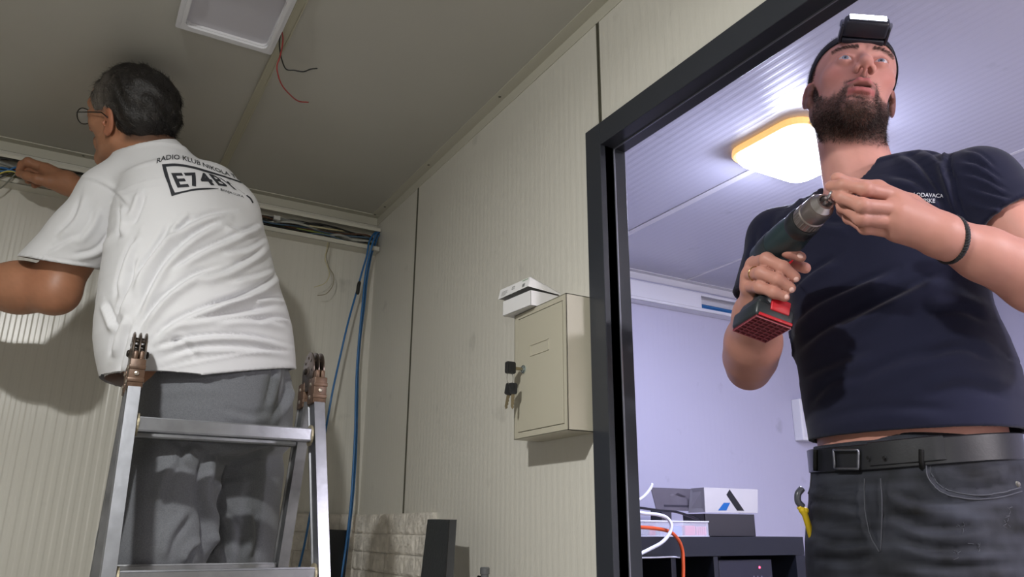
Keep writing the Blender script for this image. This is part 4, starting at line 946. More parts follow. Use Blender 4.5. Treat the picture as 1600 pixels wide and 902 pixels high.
def body1(P):
    out = np.full(len(P), 1e3, F32)
    def head(Pp): return head_sdf(toL(Pp).astype(F32))
    d = box_guard(P, HT-0.13, HT+0.14, head)
    neck = s_loft(P, [(NECK0, .058, .060, SIDE), (midp(NECK0, NECK1, .45)+np.array([0, .004, 0]), .064, .062, SIDE), (midp(NECK0, NECK1, .8)+np.array([0, .006, 0]), .071, .066, SIDE), (NECK1-np.array([0, 0, .02]), .10, .075, SIDE)], 3, ext=1.0)
    neck = smin(neck, s_cap(P, toW((.052, -.012, -.050)), NECK1+np.array([-.045, -.012, -.01]), .013, .010), .02)
    d = smin(d, neck, 0.022)
    tor = s_loft(P, [(rel(1.262, .825, .02), .155, .115, SIDE), (rel(1.262, .825, .16), .155, .120, SIDE), (rel(1.262, .828, .35), .155, .112, SIDE), (rel(1.262, .83, .50), .160, .100, SIDE), (rel(1.262, .83, .57), .12, .075, SIDE)], 3, ext=.8)
    d = smin(d, tor, 0.03)
    d = smin(d, s_chain(P, [NECK1+np.array([0, 0, -.045]), S_R, E_R], [.055, .050, .037], .02), .03)
    d = smin(d, s_chain(P, [NECK1+np.array([0, 0, -.045]), S_L, E_L], [.055, .052, .041], .02), .03)
    fr = s_chain(P, [E_R+np.array([0, 0, .004]), midp(E_R, W_R, .16)+np.array([0, 0, .004]), midp(E_R, W_R, .45), midp(E_R, W_R, .8), W_R], [.033, .040, .0405, .032, .0275], .045)
    d = smin(d, fr, .018)
    fl = s_chain(P, [E_L, midp(E_L, W_L, .35), midp(E_L, W_L, .72), W_L], [.044, .049, .037, .0290], .015)
    d = smin(d, fl, .018)
    allR = [p for k in RH if k != 'palm' for p in RH[k]]+[W_R]; a, b = bbox_pts(allR, .03)
    hr = box_guard(P, a, b, lambda Q: hand_sdf(Q, RH, RR, W_R.astype(F32), RP)); d = smin(d, hr, .010)
    allL = [p for k in LH for p in LH[k]]+[W_L]; a, b = bbox_pts(allL, .03)
    hl = box_guard(P, a, b, lambda Q: hand_sdf(Q, LH, LR, W_L.astype(F32), LP)); d = smin(d, hl, .010)
    return d.astype(F32)
def skin_color(V, N, base, head=False):
    n = np.array([noise.noise(Vector(v)*38) for v in V[::1]]) if len(V) < 40000 else None
    return base
def fbm(V, sc, seed=0):
    """cheap smooth pseudo noise from summed sines"""
    g = np.random.default_rng(seed); s = np.zeros(len(V))
    for i in range(10):
        k = g.normal(size=3)*sc*(1+0.5*(i % 4)); s += np.sin(V@k+g.random()*6.28)/(1+0.5*(i % 4))
    return s/5
def sstep(x, a, b): t = np.clip((x-a)/(b-a), 0, 1); return t*t*(3-2*t)
def mixc(C, col, w): return C*(1-w[:, None])+np.array(lin(col))[None]*w[:, None]
SKIN1 = (214, 156, 142)
def color_body1(V):
    C = np.tile(np.array(lin(SKIN1)), (len(V), 1)); Q = (V-HT)@HR; A = np.abs(Q[:, 0]); x, y, z = A, Q[:, 1], Q[:, 2]
    inhead = (np.linalg.norm(Q, axis=1) < 0.17); C = mixc(C, (172, 122, 108), sstep(np.minimum(np.linalg.norm(V-W_L, axis=1), 9), -.1, .02)*sstep(-V[:, 0], -1.20, -1.12)*(1-inhead)*.75+0*C[:, 0])
    n1 = fbm(V, 160, 1); n2 = fbm(V, 420, 2); n3 = fbm(V, 55, 5)
    C *= (1+0.05*n3+0.025*n2)[:, None]
    cheek = np.exp(-(((x-.045)/.02)**2+((y-.07)/.03)**2+((z+.022)/.02)**2))*inhead; C = mixc(C, (205, 118, 108), cheek*.45)
    nose = np.exp(-((x/.014)**2+((y-.108)/.016)**2+((z+.026)/.014)**2)); C = mixc(C, (205, 120, 108), nose*.45)
    earm = sstep(x, .074, .080)*inhead; C = mixc(C, (200, 104, 98), earm*.5)
    # beard: jaw, chin, upper lip, sideburn; soft irregular edge
    nz = 0.006*n1+0.003*n2
    line = np.interp(y, [-.03, 0.0, .02, .045, .06, .075, .1], [.018, .012, -.034, -.054, -.060, -.056, -.050])
    bd = sstep(line+nz-z, -.006, .008)*sstep(y, -.035, -.012)
    mous = np.exp(-((z+.0430)/.0055)**2)*sstep(y, .07, .085)*(x < .030)
    gap = 1-0.75*np.exp(-(((x-.015)/.012)**2+((z+.088)/.007)**2))*sstep(y, .07, .085)
    throat = sstep(z+0.5*(y-.03), -.150, -.118)
    bd = np.clip(np.maximum(bd*gap*throat, mous*1.0), 0, 1)*inhead
    lip = np.maximum(np.exp(-(((z+.0515)/.0048)**2)), np.exp(-(((z+.0710)/.0062)**2)))*sstep(y, .078, .086)*(x < .0262)
    lipm = np.clip(lip*1.2, 0, 1)*sstep(-x, -.0262, -.022)*inhead
    bd = bd*(1-lipm); C = mixc(C, (84, 66, 60), bd*.72)
    C = mixc(C, (186, 104, 104), lipm*.85)
    inner = np.exp(-((z+.0612)/.0032)**2)*(x < .018)*(y > .07)*(y < .095)*inhead; C = mixc(C, (70, 30, 34), inner)
    brow = np.exp(-(((z-(.0300+.0035*np.sin(np.clip((x-.012)/.042, 0, 1)*np.pi)))/.0042)**2))*sstep(x, .009, .016)*sstep(-x, -.056, -.048)*sstep(y, .05, .06)*inhead
    C = mixc(C, (104, 76, 68), np.clip(brow*(0.85+.3*n2), 0, 1)*.8)
    scalp = sstep(z+0.35*(-y), .062, .072)*inhead; C = mixc(C, (58, 46, 42), scalp*.8)
    back = sstep(-y, .02, .035)*sstep(z, -.055, -.035)*inhead*(1-(x > .070)*(y > -.045)*(np.abs(z+.006) < .045)); C = mixc(C, (58, 46, 42), back*.85)
    nost = np.exp(-(((x-.008)/.0042)**2+((z+.034)/.0045)**2+((y-.1)/.008)**2))*(y > .085)*inhead; C = mixc(C, (70, 30, 28), np.clip(nost*.8, 0, 1))
    eyel = np.exp(-(((x-.0325)/.0165)**2+((z-.007)/.0075)**2))*(y > .07)*inhead; C = mixc(C, (176, 104, 100), eyel*.30)
    return np.clip(C, 0, 1), bd, inhead, Q
m_skin1 = mat('fair_skin', SKIN1, 0.48, attr='Col', bump=(420, 0.12, 0.0006), spec=0.28, sss=0.12)
man1 = thing('person', (1.26, 0.83, 0.0), 'bearded person in a navy shirt and dark jeans looking up, holding a drill', 'person')
V, Fq = surface(body1, (0.80, 0.34, CAMZ-.02), (1.50, 1.16, CAMZ+1.02), 0.0024, 2)
C, BD, INH, QH = color_body1(V)
me = np_mesh(V, Fq, 'body'); vcol(me, C); body_o = link('body', me, m_skin1, man1)
NB = normals(V, Fq)
# beard hair
g = np.random.default_rng(5); w = BD*(BD > .25)*(1-(np.abs(QH[:, 0]) > .070)*(QH[:, 1] < .012))*(1-(QH[:, 1] > .074)*(np.abs(QH[:, 2]+.0615) < .0085)*(np.abs(QH[:, 0]) < .024))
idx = g.choice(len(V), 16000, p=w/w.sum()); jitter = g.normal(size=(len(idx), 3))*.0009
down = toW((0, .25, -1))-HT
Nn = NB[idx]; dirs = Nn*0.55+down[None]*0.75; Qi = QH[idx]; lower = sstep(-Qi[:, 2], .06, .10)
L = (.0028+.0045*lower)*(0.6+.8*g.random(len(idx))); L[(Qi[:, 2] > -.052) & (Qi[:, 1] > .07)] *= .9
m_beard = mat('dark_brown_beard', (62, 51, 48), .5, spec=.4)
strands('beard', V[idx]+jitter, dirs, L, m_beard, man1, r=.00019, seg=4, curl=.45, jit=.28)
idg = idx[g.random(len(idx)) < .10]; strands('beard_grey_hairs', V[idg], NB[idg]*.6+down*.7, .009*np.ones(len(idg)), mat('grey_beard_hair', (150, 138, 130), .5), man1, r=.00026, seg=4, curl=.8, jit=.5, seed=9)
# eyebrows
A_ = np.abs(QH[:, 0]); bw = np.exp(-(((QH[:, 2]-(.0300+.0035*np.sin(np.clip((A_-.012)/.042, 0, 1)*np.pi)))/.0034)**2))*(A_ > .011)*(A_ < .054)*(QH[:, 1] > .055)*INH
bw = bw*(QH[:, 2] > .024)
ib = g.choice(len(V), 1100, p=bw/bw.sum()); sx = np.sign(QH[ib, 0])[:, None]*(HR[:, 0])[None]
strands('eyebrow_hair', V[ib], NB[ib]*.4+sx*.8+HR[:, 2][None]*.25, (.0048*np.ones(len(ib))), mat('brown_eyebrow', (92, 70, 62), .6), man1, r=.00017, seg=3, curl=.15, jit=.15)
# short hair on the crown and sides
hw = (sstep(QH[:, 2]-.35*QH[:, 1], .058, .07)+(QH[:, 1] < -.02)*(QH[:, 2] > -.045)*(1-(A_ > .070)*(QH[:, 1] > -.045)*(np.abs(QH[:, 2]+.006) < .045))+(np.abs(QH[:, 1]) < .02)*(QH[:, 2] > .018)*(A_ < .0775)*.5)*INH
ih = g.choice(len(V), 9000, p=hw/hw.sum()); strands('hair', V[ih], NB[ih]*.7+(HR[:, 2]*.2-HR[:, 1]*.5)[None], .010*np.ones(len(ih)), mat('short_brown_hair', (60, 46, 40), .5), man1, r=.0003, seg=3, curl=.3, jit=.25)
# eyes: looking up and to his right
gz = (HR@np.array([0.10, .98, -.02])); gz /= np.linalg.norm(gz)
for sx in (1, -1):
    c = toW((EYE[0]*sx, EYE[1], EYE[2])); R_ = Vector((0, 0, 1)).rotation_difference(Vector(gz)).to_matrix()
    b = MB(); b.sphere(c, EYR, 24, 16, rot=R_); e = b.obj('eyeball', mat('eye_white', (214, 200, 200), .12, coat=.5), man1, smooth=True)
    b = MB(); n_ = Vector(gz)
    for rr, hh, mm, nm in ((.0060, EYR*.872, (120, 134, 150), 'iris'), (.0026, EYR*.985, (10, 10, 12), 'pupil')):
        b = MB(); b.lathe(Vector(c)+n_*hh, n_, ([(0, rr), (.0006, rr*.92), (.0013, rr*.6), (.0017, rr*.1)] if nm == 'iris' else [(0, rr), (.0003, rr*.6), (.0004, rr*.1)]), 24); b.obj(nm, mat(nm+'_colour', mm, .08, coat=1), e, smooth=True)
# ------------------------------------------------------------------ his shirt
def shirt1_rings():
    return [(aH(1428, 745, 1.50), .172, .126, SIDE), (aH(1427, 690, 1.50), .174, .130, SIDE), (aH(1413, 600, 1.50), .177, .138, SIDE), (aH(1388, 510, 1.50), .168, .132, SIDE),
            (aH(1376, 430, 1.50), .176, .124, SIDE), (aH(1374, 350, 1.50), .190, .112, SIDE), (aH(1374, 305, 1.50), .150, .088, SIDE), (aH(1372, 280, 1.50), .11, .070, SIDE)]
SH1 = shirt1_rings()
def shirt1(P):
    tor = s_loft(P, SH1, 3, ext=.35, pw=2.3)
    nb = NECK1+np.array([0.0, 0, -.055])
    eR = midp(S_R, E_R, .62); eL = midp(S_L, E_L, .66)
    d1 = s_chain(P, [nb, midp(nb, S_R, .6)+np.array([0, 0, .012]), S_R], [.060, .060, .062], .02)
    d2 = s_chain(P, [nb, midp(nb, S_L, .55)+np.array([0, 0, .022]), S_L], [.060, .060, .061], .02)
    tor = smin(smin(tor, d1, .035), d2, .035)
    aR = s_chain(P, [S_R, eR, midp(S_R, E_R, .9)], [.061, .066, .070], .02)
    aL = s_chain(P, [S_L, midp(S_L, E_L, .5), midp(S_L, E_L, .95)], [.060, .064, .068], .02)
    d = smin(smin(tor, aR, .022), aL, .022)
    hol = np.minimum(P[:, 2]-(CAMZ+.26), 1); cR = np.linalg.norm(P-midp(S_R, E_R, .62).astype(F32), axis=1)-.115; cL = np.linalg.norm(P-midp(S_L, E_L, .55).astype(F32), axis=1)-.115
    region = np.minimum(hol, np.minimum(cR, cL))
    d = np.maximum(d, -np.maximum(d+0.0090, region))
    for S_, E_, t0, tilt, ar in ((S_R, E_R, .50, np.array([0.0, 0.18, 0.0]), aR), (S_L, E_L, .36, np.array([0.0, 0.0, 0.0]), aL)):
        n_ = (E_-S_)/np.linalg.norm(E_-S_)+tilt; n_ /= np.linalg.norm(n_); c_ = midp(S_, E_, t0)
        w = ((P-c_.astype(F32))@n_.astype(F32)); d = np.maximum(d, np.where(ar < tor-.002, w, -1))
    d = np.maximum(d, (CAMZ+.155-P[:, 2]+.01*(P[:, 1]-.82)))
    d = np.maximum(d, -s_ell(P, (1.222, .838, CAMZ+.672), (.078, .074, .098), rotyx()))
    d = np.maximum(d, -s_cap(P, NECK1+np.array([0, 0, .004]), NECK0, .064, .064))
    return d.astype(F32)
def rotyx():
    a = 0.5; c, s = math.cos(a), math.sin(a); return np.array([[c, 0, s], [0, 1, 0], [-s, 0, c]], F32)
m_navy = mat('navy_cotton', (28, 30, 50), 0.9, bump=(900, .12, .0004), sheen=.12, spec=.15)
V, Fq = surface(shirt1, (1.0, .40, CAMZ+.10), (1.50, 1.22, CAMZ+.72), 0.004, 2)
N = normals(V, Fq)
K1 = 1.25
ST1 = [([(1226, 522), (1270, 480), (1330, 450), (1400, 420)], .006, 11), ([(1232, 560), (1290, 515), (1360, 480), (1440, 440)], .006, 12), ([(1240, 600), (1300, 570), (1370, 545)], .004, 14),
       ([(1222, 470), (1262, 430), (1310, 400)], .006, 10), ([(1300, 520), (1390, 470), (1480, 420)], .005, 13), ([(1330, 600), (1420, 560), (1530, 540)], .004, 16), ([(1270, 660), (1380, 640), (1500, 645)], .003, 14),
       ([(1550, 500), (1500, 480), (1440, 490)], .005, 12), ([(1560, 560), (1500, 540), (1430, 560)], .004, 13), ([(1585, 620), (1510, 600), (1440, 615)], .004, 14),
       ([(1400, 235), (1440, 262), (1485, 330)], .005, 9), ([(1430, 228), (1468, 250), (1498, 300)], .005, 8), ([(1385, 275), (1430, 285), (1480, 330)], .004, 9), ([(1486, 225), (1481, 262), (1496, 320), (1508, 345)], .007, 6),
       ([(1506, 235), (1530, 240), (1556, 262)], .003, 5), ([(1500, 252), (1530, 258), (1566, 282)], .003, 5), ([(1503, 270), (1535, 278), (1575, 300)], .003, 5), ([(1508, 290), (1540, 300), (1582, 312)], .003, 5), ([(1512, 312), (1540, 322), (1570, 326)], .0025, 5),
       ([(1200, 350), (1196, 400), (1186, 450)], .004, 8), ([(1230, 330), (1222, 380), (1214, 430)], .005, 9), ([(1180, 370), (1172, 410), (1160, 450)], .003, 6),
       ([(1240, 320), (1280, 345), (1330, 350)], .004, 11), ([(1300, 300), (1340, 320), (1400, 310)], .003, 10), ([(1236, 300), (1262, 312), (1300, 345)], .004, 8), ([(1260, 640), (1300, 600), (1350, 590)], .003, 11)]
V = folds(V, N, [(p_, a_*K1, w_) for p_, a_, w_ in ST1], .3)
# collar rib and hem stitch as small ridges
me = np_mesh(V, Fq, 'navy_shirt'); shirt1_o = link('shirt', me, m_navy, man1)
def bvh_of(o): me = o.data; return BVHTree.FromPolygons([v.co[:] for v in me.vertices], [p.vertices[:] for p in me.polygons])
def hit(bv, px, py):
    r = ray(px, py); r = r/np.linalg.norm(r); h = bv.ray_cast(Vector(CO), Vector(r)); return (np.array(h[0]), np.array(h[1])) if h[0] is not None else (None, None)
def on_surface(bv, pxs, lift=0.0, flip=True):
    out = []
    for x, y in pxs:
        p, n = hit(bv, x, y)
        if p is None: continue
        v = p-CO
        if np.dot(n, v) > 0: n = -n
        out.append(p+n*lift)
    return out
def surf_tube(bv, pxs, r, lift, name, m, parent, seg=6, dens=10):
    P = on_surface(bv, catmull([np.array(q, float) for q in pxs], dens), lift)
    if len(P) < 3: return None
    b = MB(); b.tube(P, r, seg); return b.obj(name, m, parent, smooth=True)
def surf_text(bv, text, origin, ex, ey, size, m, name, parent, lift=.0008, spacing=1.0, bold=0.0, shear=0.0, warp=None, maxe=3.5):
    """lettering laid on the cloth: glyph outlines are subdivided and dropped on the surface; ex, ey: picture vectors of one text unit"""
    cu = bpy.data.curves.new(name, 'FONT'); cu.body = text; cu.size = 1; cu.space_character = spacing; cu.offset = bold; cu.shear = shear; cu.resolution_u = 3
    ob = bpy.data.objects.new(name, cu); COL.objects.link(ob); dg = bpy.context.evaluated_depsgraph_get(); dg.update()
    me = bpy.data.meshes.new_from_object(ob.evaluated_get(dg)); bpy.data.objects.remove(ob)
    bm = bmesh.new(); bm.from_mesh(me); bmesh.ops.triangulate(bm, faces=bm.faces)
    ex = np.array(ex, float); ey = np.array(ey, float); sc_ = max(np.linalg.norm(ex), np.linalg.norm(ey))*size
    for _ in range(6):
        es = [e for e in bm.edges if e.calc_length()*sc_ > maxe]
        if not es: break
        bmesh.ops.subdivide_edges(bm, edges=es, cuts=1); bmesh.ops.triangulate(bm, faces=bm.faces)
    bad = []
    for v in bm.verts:
        u, w = v.co.x*size, v.co.y*size; q = np.array(origin, float)+ex*u+ey*w
        if warp: q = warp(u, w)
        p, n = hit(bv, *q)
        if p is None: bad.append(v); continue
        if np.dot(n, p-CO) > 0: n = -n
        v.co = Vector(p+n*lift)
    bmesh.ops.delete(bm, geom=bad, context='VERTS')
    bm.to_mesh(me); bm.free(); me.materials.clear()
    o = link(name, me, m, parent); return o
bv1 = bvh_of(shirt1_o)
surf_tube(bv1, [(1272, 290), (1285, 290), (1300, 286), (1324, 277), (1350, 262), (1370, 246), (1386, 231)], .0036, .0005, 'collar_rib', m_navy, shirt1_o)
m_print_w = mat('white_print', (214, 214, 224), .6)
surf_text(bv1, 'LODAVACA', (1428, 307.0), (1.0, 0.055), (0.0, -1.0), 8.5, m_print_w, 'printed_lettering', shirt1_o, bold=.012)
surf_text(bv1, 'SRPSKE', (1434, 315.8), (1.0, 0.05), (0.0, -1.0), 8.5, m_print_w, 'printed_lettering', shirt1_o, bold=.012)
# ------------------------------------------------------------------ jeans, belt
LC = [rel(1.272, .905, 0), rel(1.262, .745, 0)]
def jeans1(P):
    r = [(aH(1424, 698, 1.50), .163, .118, SIDE), (aH(1424, 730, 1.50), .166, .121, SIDE), (aH(1425, 800, 1.50), .171, .127, SIDE), (aH(1426, 870, 1.50), .176, .130, SIDE), (aH(1426, 930, 1.50), .172, .126, SIDE)]
    d = s_loft(P, r, 3, ext=.25, pw=2.2)
    for i, s in ((0, 1), (1, -1)):
        c = LC[i]; d = smin(d, s_chain(P, [c+np.array([0, -.004*s, -.03]), c+np.array([0, 0, -.20]), c+np.array([-.015, .012*s, -.47]), c+np.array([.01, .018*s, -.84])], [.094, .088, .068, .060], .03), .02)
    d = np.maximum(d, -(d+.004)*0+d)
    top = CAMZ+.150+.06*(P[:, 0]-1.26)+np.clip(-(P[:, 1]-.80), 0, 1)*.16; d = np.maximum(d, P[:, 2]-top)
    return np.maximum(d, (CAMZ-.86)-P[:, 2]).astype(F32)
m_jean = mat('dark_washed_denim', (50, 52, 60), .75, attr='Col', bump=(700, .25, .0005), spec=.3)
V, Fq = surface(jeans1, (1.06, .58, .46), (1.46, 1.08, CAMZ+.20), .0055, 2)
N = normals(V, Fq)
STJ = [([(1262, 760), (1300, 772), (1348, 770)], .004, 8), ([(1262, 785), (1310, 790), (1350, 800)], .004, 9), ([(1266, 815), (1310, 822), (1352, 816)], .0045, 9), ([(1270, 842), (1320, 852), (1365, 846)], .0045, 9), ([(1272, 875), (1330, 880), (1370, 870)], .004, 9),
       ([(1385, 770), (1450, 790), (1520, 792)], .004, 11), ([(1385, 805), (1460, 830), (1550, 822)], .0045, 12), ([(1390, 842), (1470, 862), (1560, 858)], .0045, 12), ([(1395, 880), (1480, 890), (1590, 888)], .004, 12), ([(1470, 735), (1520, 742), (1580, 728)], .003, 9),
       ([(1350, 745), (1349, 780), (1356, 825), (1374, 862)], .004, 5), ([(1378, 745), (1380, 790), (1378, 860)], .003, 4), ([(1450, 700), (1452, 740), (1480, 768), (1530, 770), (1590, 758)], .004, 5)]
V = folds(V, N, [(p_, a_*1.4, w_) for p_, a_, w_ in STJ])
uv, z = prj(V); wash = 1.05+.9*fbm(V*np.array([.6, .6, 3.4]), 26, 3)+.3*fbm(V*np.array([1, 1, 2.]), 110, 4)
wear = np.exp(-(((uv[:, 0]-1500)/45)**2+((uv[:, 1]-795)/22)**2))*.9+np.exp(-(((uv[:, 0]-1310)/30)**2+((uv[:, 1]-800)/50)**2))*.35
C = np.array(lin((40, 42, 50)))[None]*(wash+wear)[:, None]
me = np_mesh(V, Fq, 'jeans'); vcol(me, np.clip(C, 0, 1)); jeans_o = link('jeans', me, m_jean, man1); bvj = bvh_of(jeans_o)
m_stitch = mat('grey_stitching', (70, 72, 80), .8)
for q in ([(1452, 712), (1456, 742), (1478, 765), (1520, 774), (1560, 771), (1594, 762)], [(1446, 714), (1450, 746), (1474, 771), (1520, 780), (1562, 777), (1596, 768)], [(1351, 748), (1351, 790), (1359, 835), (1374, 863)], [(1376, 748), (1378, 800), (1376, 862)], [(1262, 735), (1259, 758), (1255, 775)], [(1268, 735), (1266, 762), (1258, 785)]):
    surf_tube(bvj, q, .0010, .0006, 'seam_stitching', m_stitch, jeans_o)
p, n = hit(bvj, 1589, 757)
if p is not None:
    b = MB(); b.lathe(p, -(p-CO), [(0, .0048), (.002, .0045), (.003, .002)], 14); b.obj('rivet', mat('pewter_rivet', (120, 118, 116), .35, .9), jeans_o)
for (x, y) in ((1503, 828), (1525, 850), (1492, 868), (1575, 800), (1570, 815)):
    g_ = random.Random(x); 
    for k in range(5):
        a_ = g_.random()*6.28; L_ = 4+6*g_.random(); x0 = x+g_.uniform(-7, 7); y0 = y+g_.uniform(-8, 8)
        surf_tube(bvj, [(x0, y0), (x0+math.cos(a_)*L_*.5+1, y0+math.sin(a_)*L_*.5), (x0+math.cos(a_)*L_, y0+math.sin(a_)*L_)], .0004, .0003, 'frayed_thread', m_stitch, jeans_o, dens=3)
# belt: a strap round the waist found on the jeans surface
def strap(bv, cz, h, th, lift, name, m, parent, a0=0, a1=2*math.pi, n=120, ctr=(1.26, .825)):
    P0 = []; 
    for k in range(n+1):
        a = a0+(a1-a0)*k/n; dr = Vector((math.cos(a), math.sin(a), 0)); z_ = cz(a); best = 0
        for zz in (z_-h*.3, z_):
            hh = bv.ray_cast(Vector((ctr[0], ctr[1], zz))+dr*.35, -dr)
            if hh[0] is not None: best = max(best, .35-hh[3])
        P0.append((dr, best, z_))
    rad = np.array([p[1] for p in P0]); rad = np.where(rad < .05, np.median(rad), rad)
    ker = 5; rad = np.convolve(np.pad(rad, ker, mode='edge'), np.ones(2*ker+1)/(2*ker+1), 'valid')+.0015
    V = []; F = []
    pr = [(lift, -h/2), (lift+th, -h/2+.002), (lift+th, h/2-.002), (lift, h/2)]
    for (dr, _, z_), r_ in zip(P0, rad):
        for o_, dz in pr: V.append((ctr[0]+dr.x*(r_+o_), ctr[1]+dr.y*(r_+o_), z_+dz))
    for k in range(len(P0)-1):
        for j in range(4): j2 = (j+1) % 4; F.append([k*4+j, k*4+j2, (k+1)*4+j2, (k+1)*4+j])
    F += [[0, 1, 2, 3], [len(V)-4, len(V)-3, len(V)-2, len(V)-1]]
    b = MB(); b.add(V, F); return b.obj(name, m, parent, auto=50)
m_leather = mat('black_leather', (30, 31, 36), .36, bump=(260, .25, .0006), spec=.5)
belt_o = strap(bvj, lambda a: CAMZ+.126+.012*math.cos(a), .042, .0035, .0008, 'belt', m_leather, man1)
bvb = bvh_of(belt_o)
m_buck = mat('brushed_buckle', (128, 130, 140), .3, .9)
bo = strap(bvj, lambda a: CAMZ+.130+.012*math.cos(a), .039, .004, .0045, 'belt_end', m_leather, man1, a0=math.radians(188), a1=math.radians(232), n=30)
# buckle frame: plate facing the camera side at the front of the waist
def px_frame(bv, pts, r, lift, name, m, parent):
    P = on_surface(bv, pts, lift)
    b = MB(); b.tube(P+[P[0]], r, 8); return b.obj(name, m, parent, smooth=True)
bk = []
for a, b_ in (((1306, 698), (1345, 701)), ((1345, 701), (1344, 737)), ((1344, 737), (1309, 739)), ((1309, 739), (1306, 698))):
    for k in range(6): bk.append((a[0]+(b_[0]-a[0])*k/6, a[1]+(b_[1]-a[1])*k/6))
bk = [(x, min(max(y, 704), 733)) for x, y in bk]
px_frame(bvb, bk, .0022, .006, 'buckle', m_buck, belt_o)
for x in (1360, 1384):
    p, n = hit(bvb, x, 716)
    if p is not None:
        n = n if np.dot(n, p-CO) < 0 else -n; b = MB(); b.lathe(p+n*.0082, n, [(0, .0028), (.0004, .0026)], 12); b.obj('belt_hole', mat('hole_black', (6, 6, 7), .9), belt_o)
for xx in (1277, 1440):
    P = []
    for y in (703, 708, 715, 722, 729, 736):
        p = on_surface(bvb, [(xx, y)], .0035)
        P += p
    if len(P) > 2: b = MB(); b.tube(P, .0038, 8); b.obj('belt_loop', m_jean, jeans_o, smooth=True)
# shoes and the step he stands on (below the picture)
for i, s in ((0, 1), (1, -1)):
    c = LC[i]; b = MB(); b.sphere((c[0]-.06, c[1]+.02*s, .492), .05, 20, 12, sc=(2.6, .95, .8)); b.box((c[0]-.18, c[1]+.02*s-.045, .4505), (c[0]+.075, c[1]+.02*s+.045, .468), .01); b.obj('shoe', mat('dark_shoe', (40, 40, 44), .6), man1, smooth=False)
t = thing('step_platform', (1.24, .83, 0), 'low wooden work platform under the feet of the man in the navy shirt', 'platform')
b = MB(); b.box((.98, .56, .42), (1.46, 1.10, .449), .004); b.obj('top', mat('plywood', (168, 138, 98), .6), t)
for x in (1.0, 1.41):
    for y in (.58, 1.05): b = MB(); b.box((x, y, 0), (x+.035, y+.035, .42), .003); b.obj('leg', mat('pine', (176, 144, 100), .6), t)
# yellow-handled tool in his pocket
t = thing('hand_tool', aH(1250, 810, 1.45), 'yellow-handled hand tool poking out of the dark jeans pocket', 'tool')
Pp = [aH(1248, 792, 1.455), aH(1256, 801, 1.46), aH(1262, 818, 1.47), aH(1269, 842, 1.49), aH(1277, 862, 1.51)]
b = MB(); b.tube(catmull(Pp, 6), [.0045]*3+[.0062]*4+[.0055]*18, 10); b.sphere(Pp[1]+np.array([.002, 0, .003]), .0075, 12, 8, sc=(1, 1, .8)); b.obj('handle', mat('yellow_grip', (206, 176, 30), .4), t, smooth=True)
Pp = [aH(1253, 764, 1.46), aH(1247, 772, 1.455), aH(1247, 784, 1.455), aH(1254, 792, 1.46)]
b = MB(); b.tube(catmull(Pp, 6), .0058, 10); b.obj('clip', mat('grey_clip', (70, 72, 80), .3), t, smooth=True)
# ------------------------------------------------------------------ headlamp
t = thing('headlamp', toW((0, .1, .08)), 'black headlamp shining upward on the forehead of the bearded man', 'headlamp')
def head_r(dirv, c=(0, -.015, .035)):
    c = np.array(c); lo_, hi_ = .03, .16
    for _ in range(22):
        mm = (lo_+hi_)/2; dd = head_sdf(np.array([c+dirv*mm], F32))[0]
        if dd < 0: lo_ = mm
        else: hi_ = mm
    return mm
ring = []
for k in range(97):
    a = 2*math.pi*k/96; zc = .036+.037*math.cos(a); c0 = np.array([0, -.015, zc]); dv = np.array([math.sin(a), math.cos(a), 0]); rr = head_r(dv, c0); ring.append((c0, dv, rr))
rads = np.array([r_[2] for r_ in ring]); rads = np.where(rads > .112, .112, rads); rads = np.convolve(np.pad(rads[:-1], 6, mode='wrap'), np.ones(13)/13, 'valid')
rads = np.r_[rads, rads[0]]+.0022
Vb = []; Fb = []; hb = .0125
for (c0, dv, _), rr in zip(ring, rads):
    slope = 0
    for o_, dz in ((0, -hb), (.0022, -hb+.001), (.0022, hb-.001), (0, hb)):
        Vb.append(toW(c0+dv*(rr+o_-.10*dz*0)+np.array([0, -dz*.55, dz]))) 
for k in range(96):
    for j in range(4): j2 = (j+1) % 4; Fb.append([k*4+j, k*4+j2, (k+1)*4+j2, (k+1)*4+j])
b = MB(); b.add(Vb, Fb); b.obj('strap', mat('black_elastic', (22, 24, 32), .7, bump=(500, .3, .0004)), t, smooth=True)
def lampbox(lo, hi, bev, name, m, par, tilt=math.radians(-68), org=(.005, .108, .069)):
    bm = bmesh.new(); bmesh.ops.create_cube(bm, size=1)
    lo = Vector(lo); hi = Vector(hi); c = (lo+hi)/2; d = hi-lo; R_ = Matrix.Rotation(tilt, 3, 'X')
    for v in bm.verts: v.co = Vector((v.co.x*d.x, v.co.y*d.y, v.co.z*d.z))+c
    bmesh.ops.bevel(bm, geom=bm.edges[:], offset=bev, segments=3, affect='EDGES', profile=.5)
    b = MB(); b.add([toW(np.array(R_@v.co)+np.array(org)) for v in bm.verts], [[v.index for v in f.verts] for f in bm.faces]); bm.free(); return b.obj(name, m, par, auto=35)
m_hl = mat('black_headlamp_plastic', (34, 36, 46), .35)
hl = lampbox((-.040, -.013, -.018), (.040, .014, .016), .006, 'lamp_housing', m_hl, t)
lampbox((-.035, -.0105, .0145), (.035, .0115, .0185), .002, 'led_panel', mat('led_frame', (60, 62, 74), .3), hl)
for k in range(4): lampbox((-.0325+.0165*k, -.0085, .0180), (-.0325+.0165*k+.0155, .0095, .0196), .0008, 'led', mat('led_glow', (255, 255, 255), .3, emit=((.82, .88, 1.0), 22)), hl)
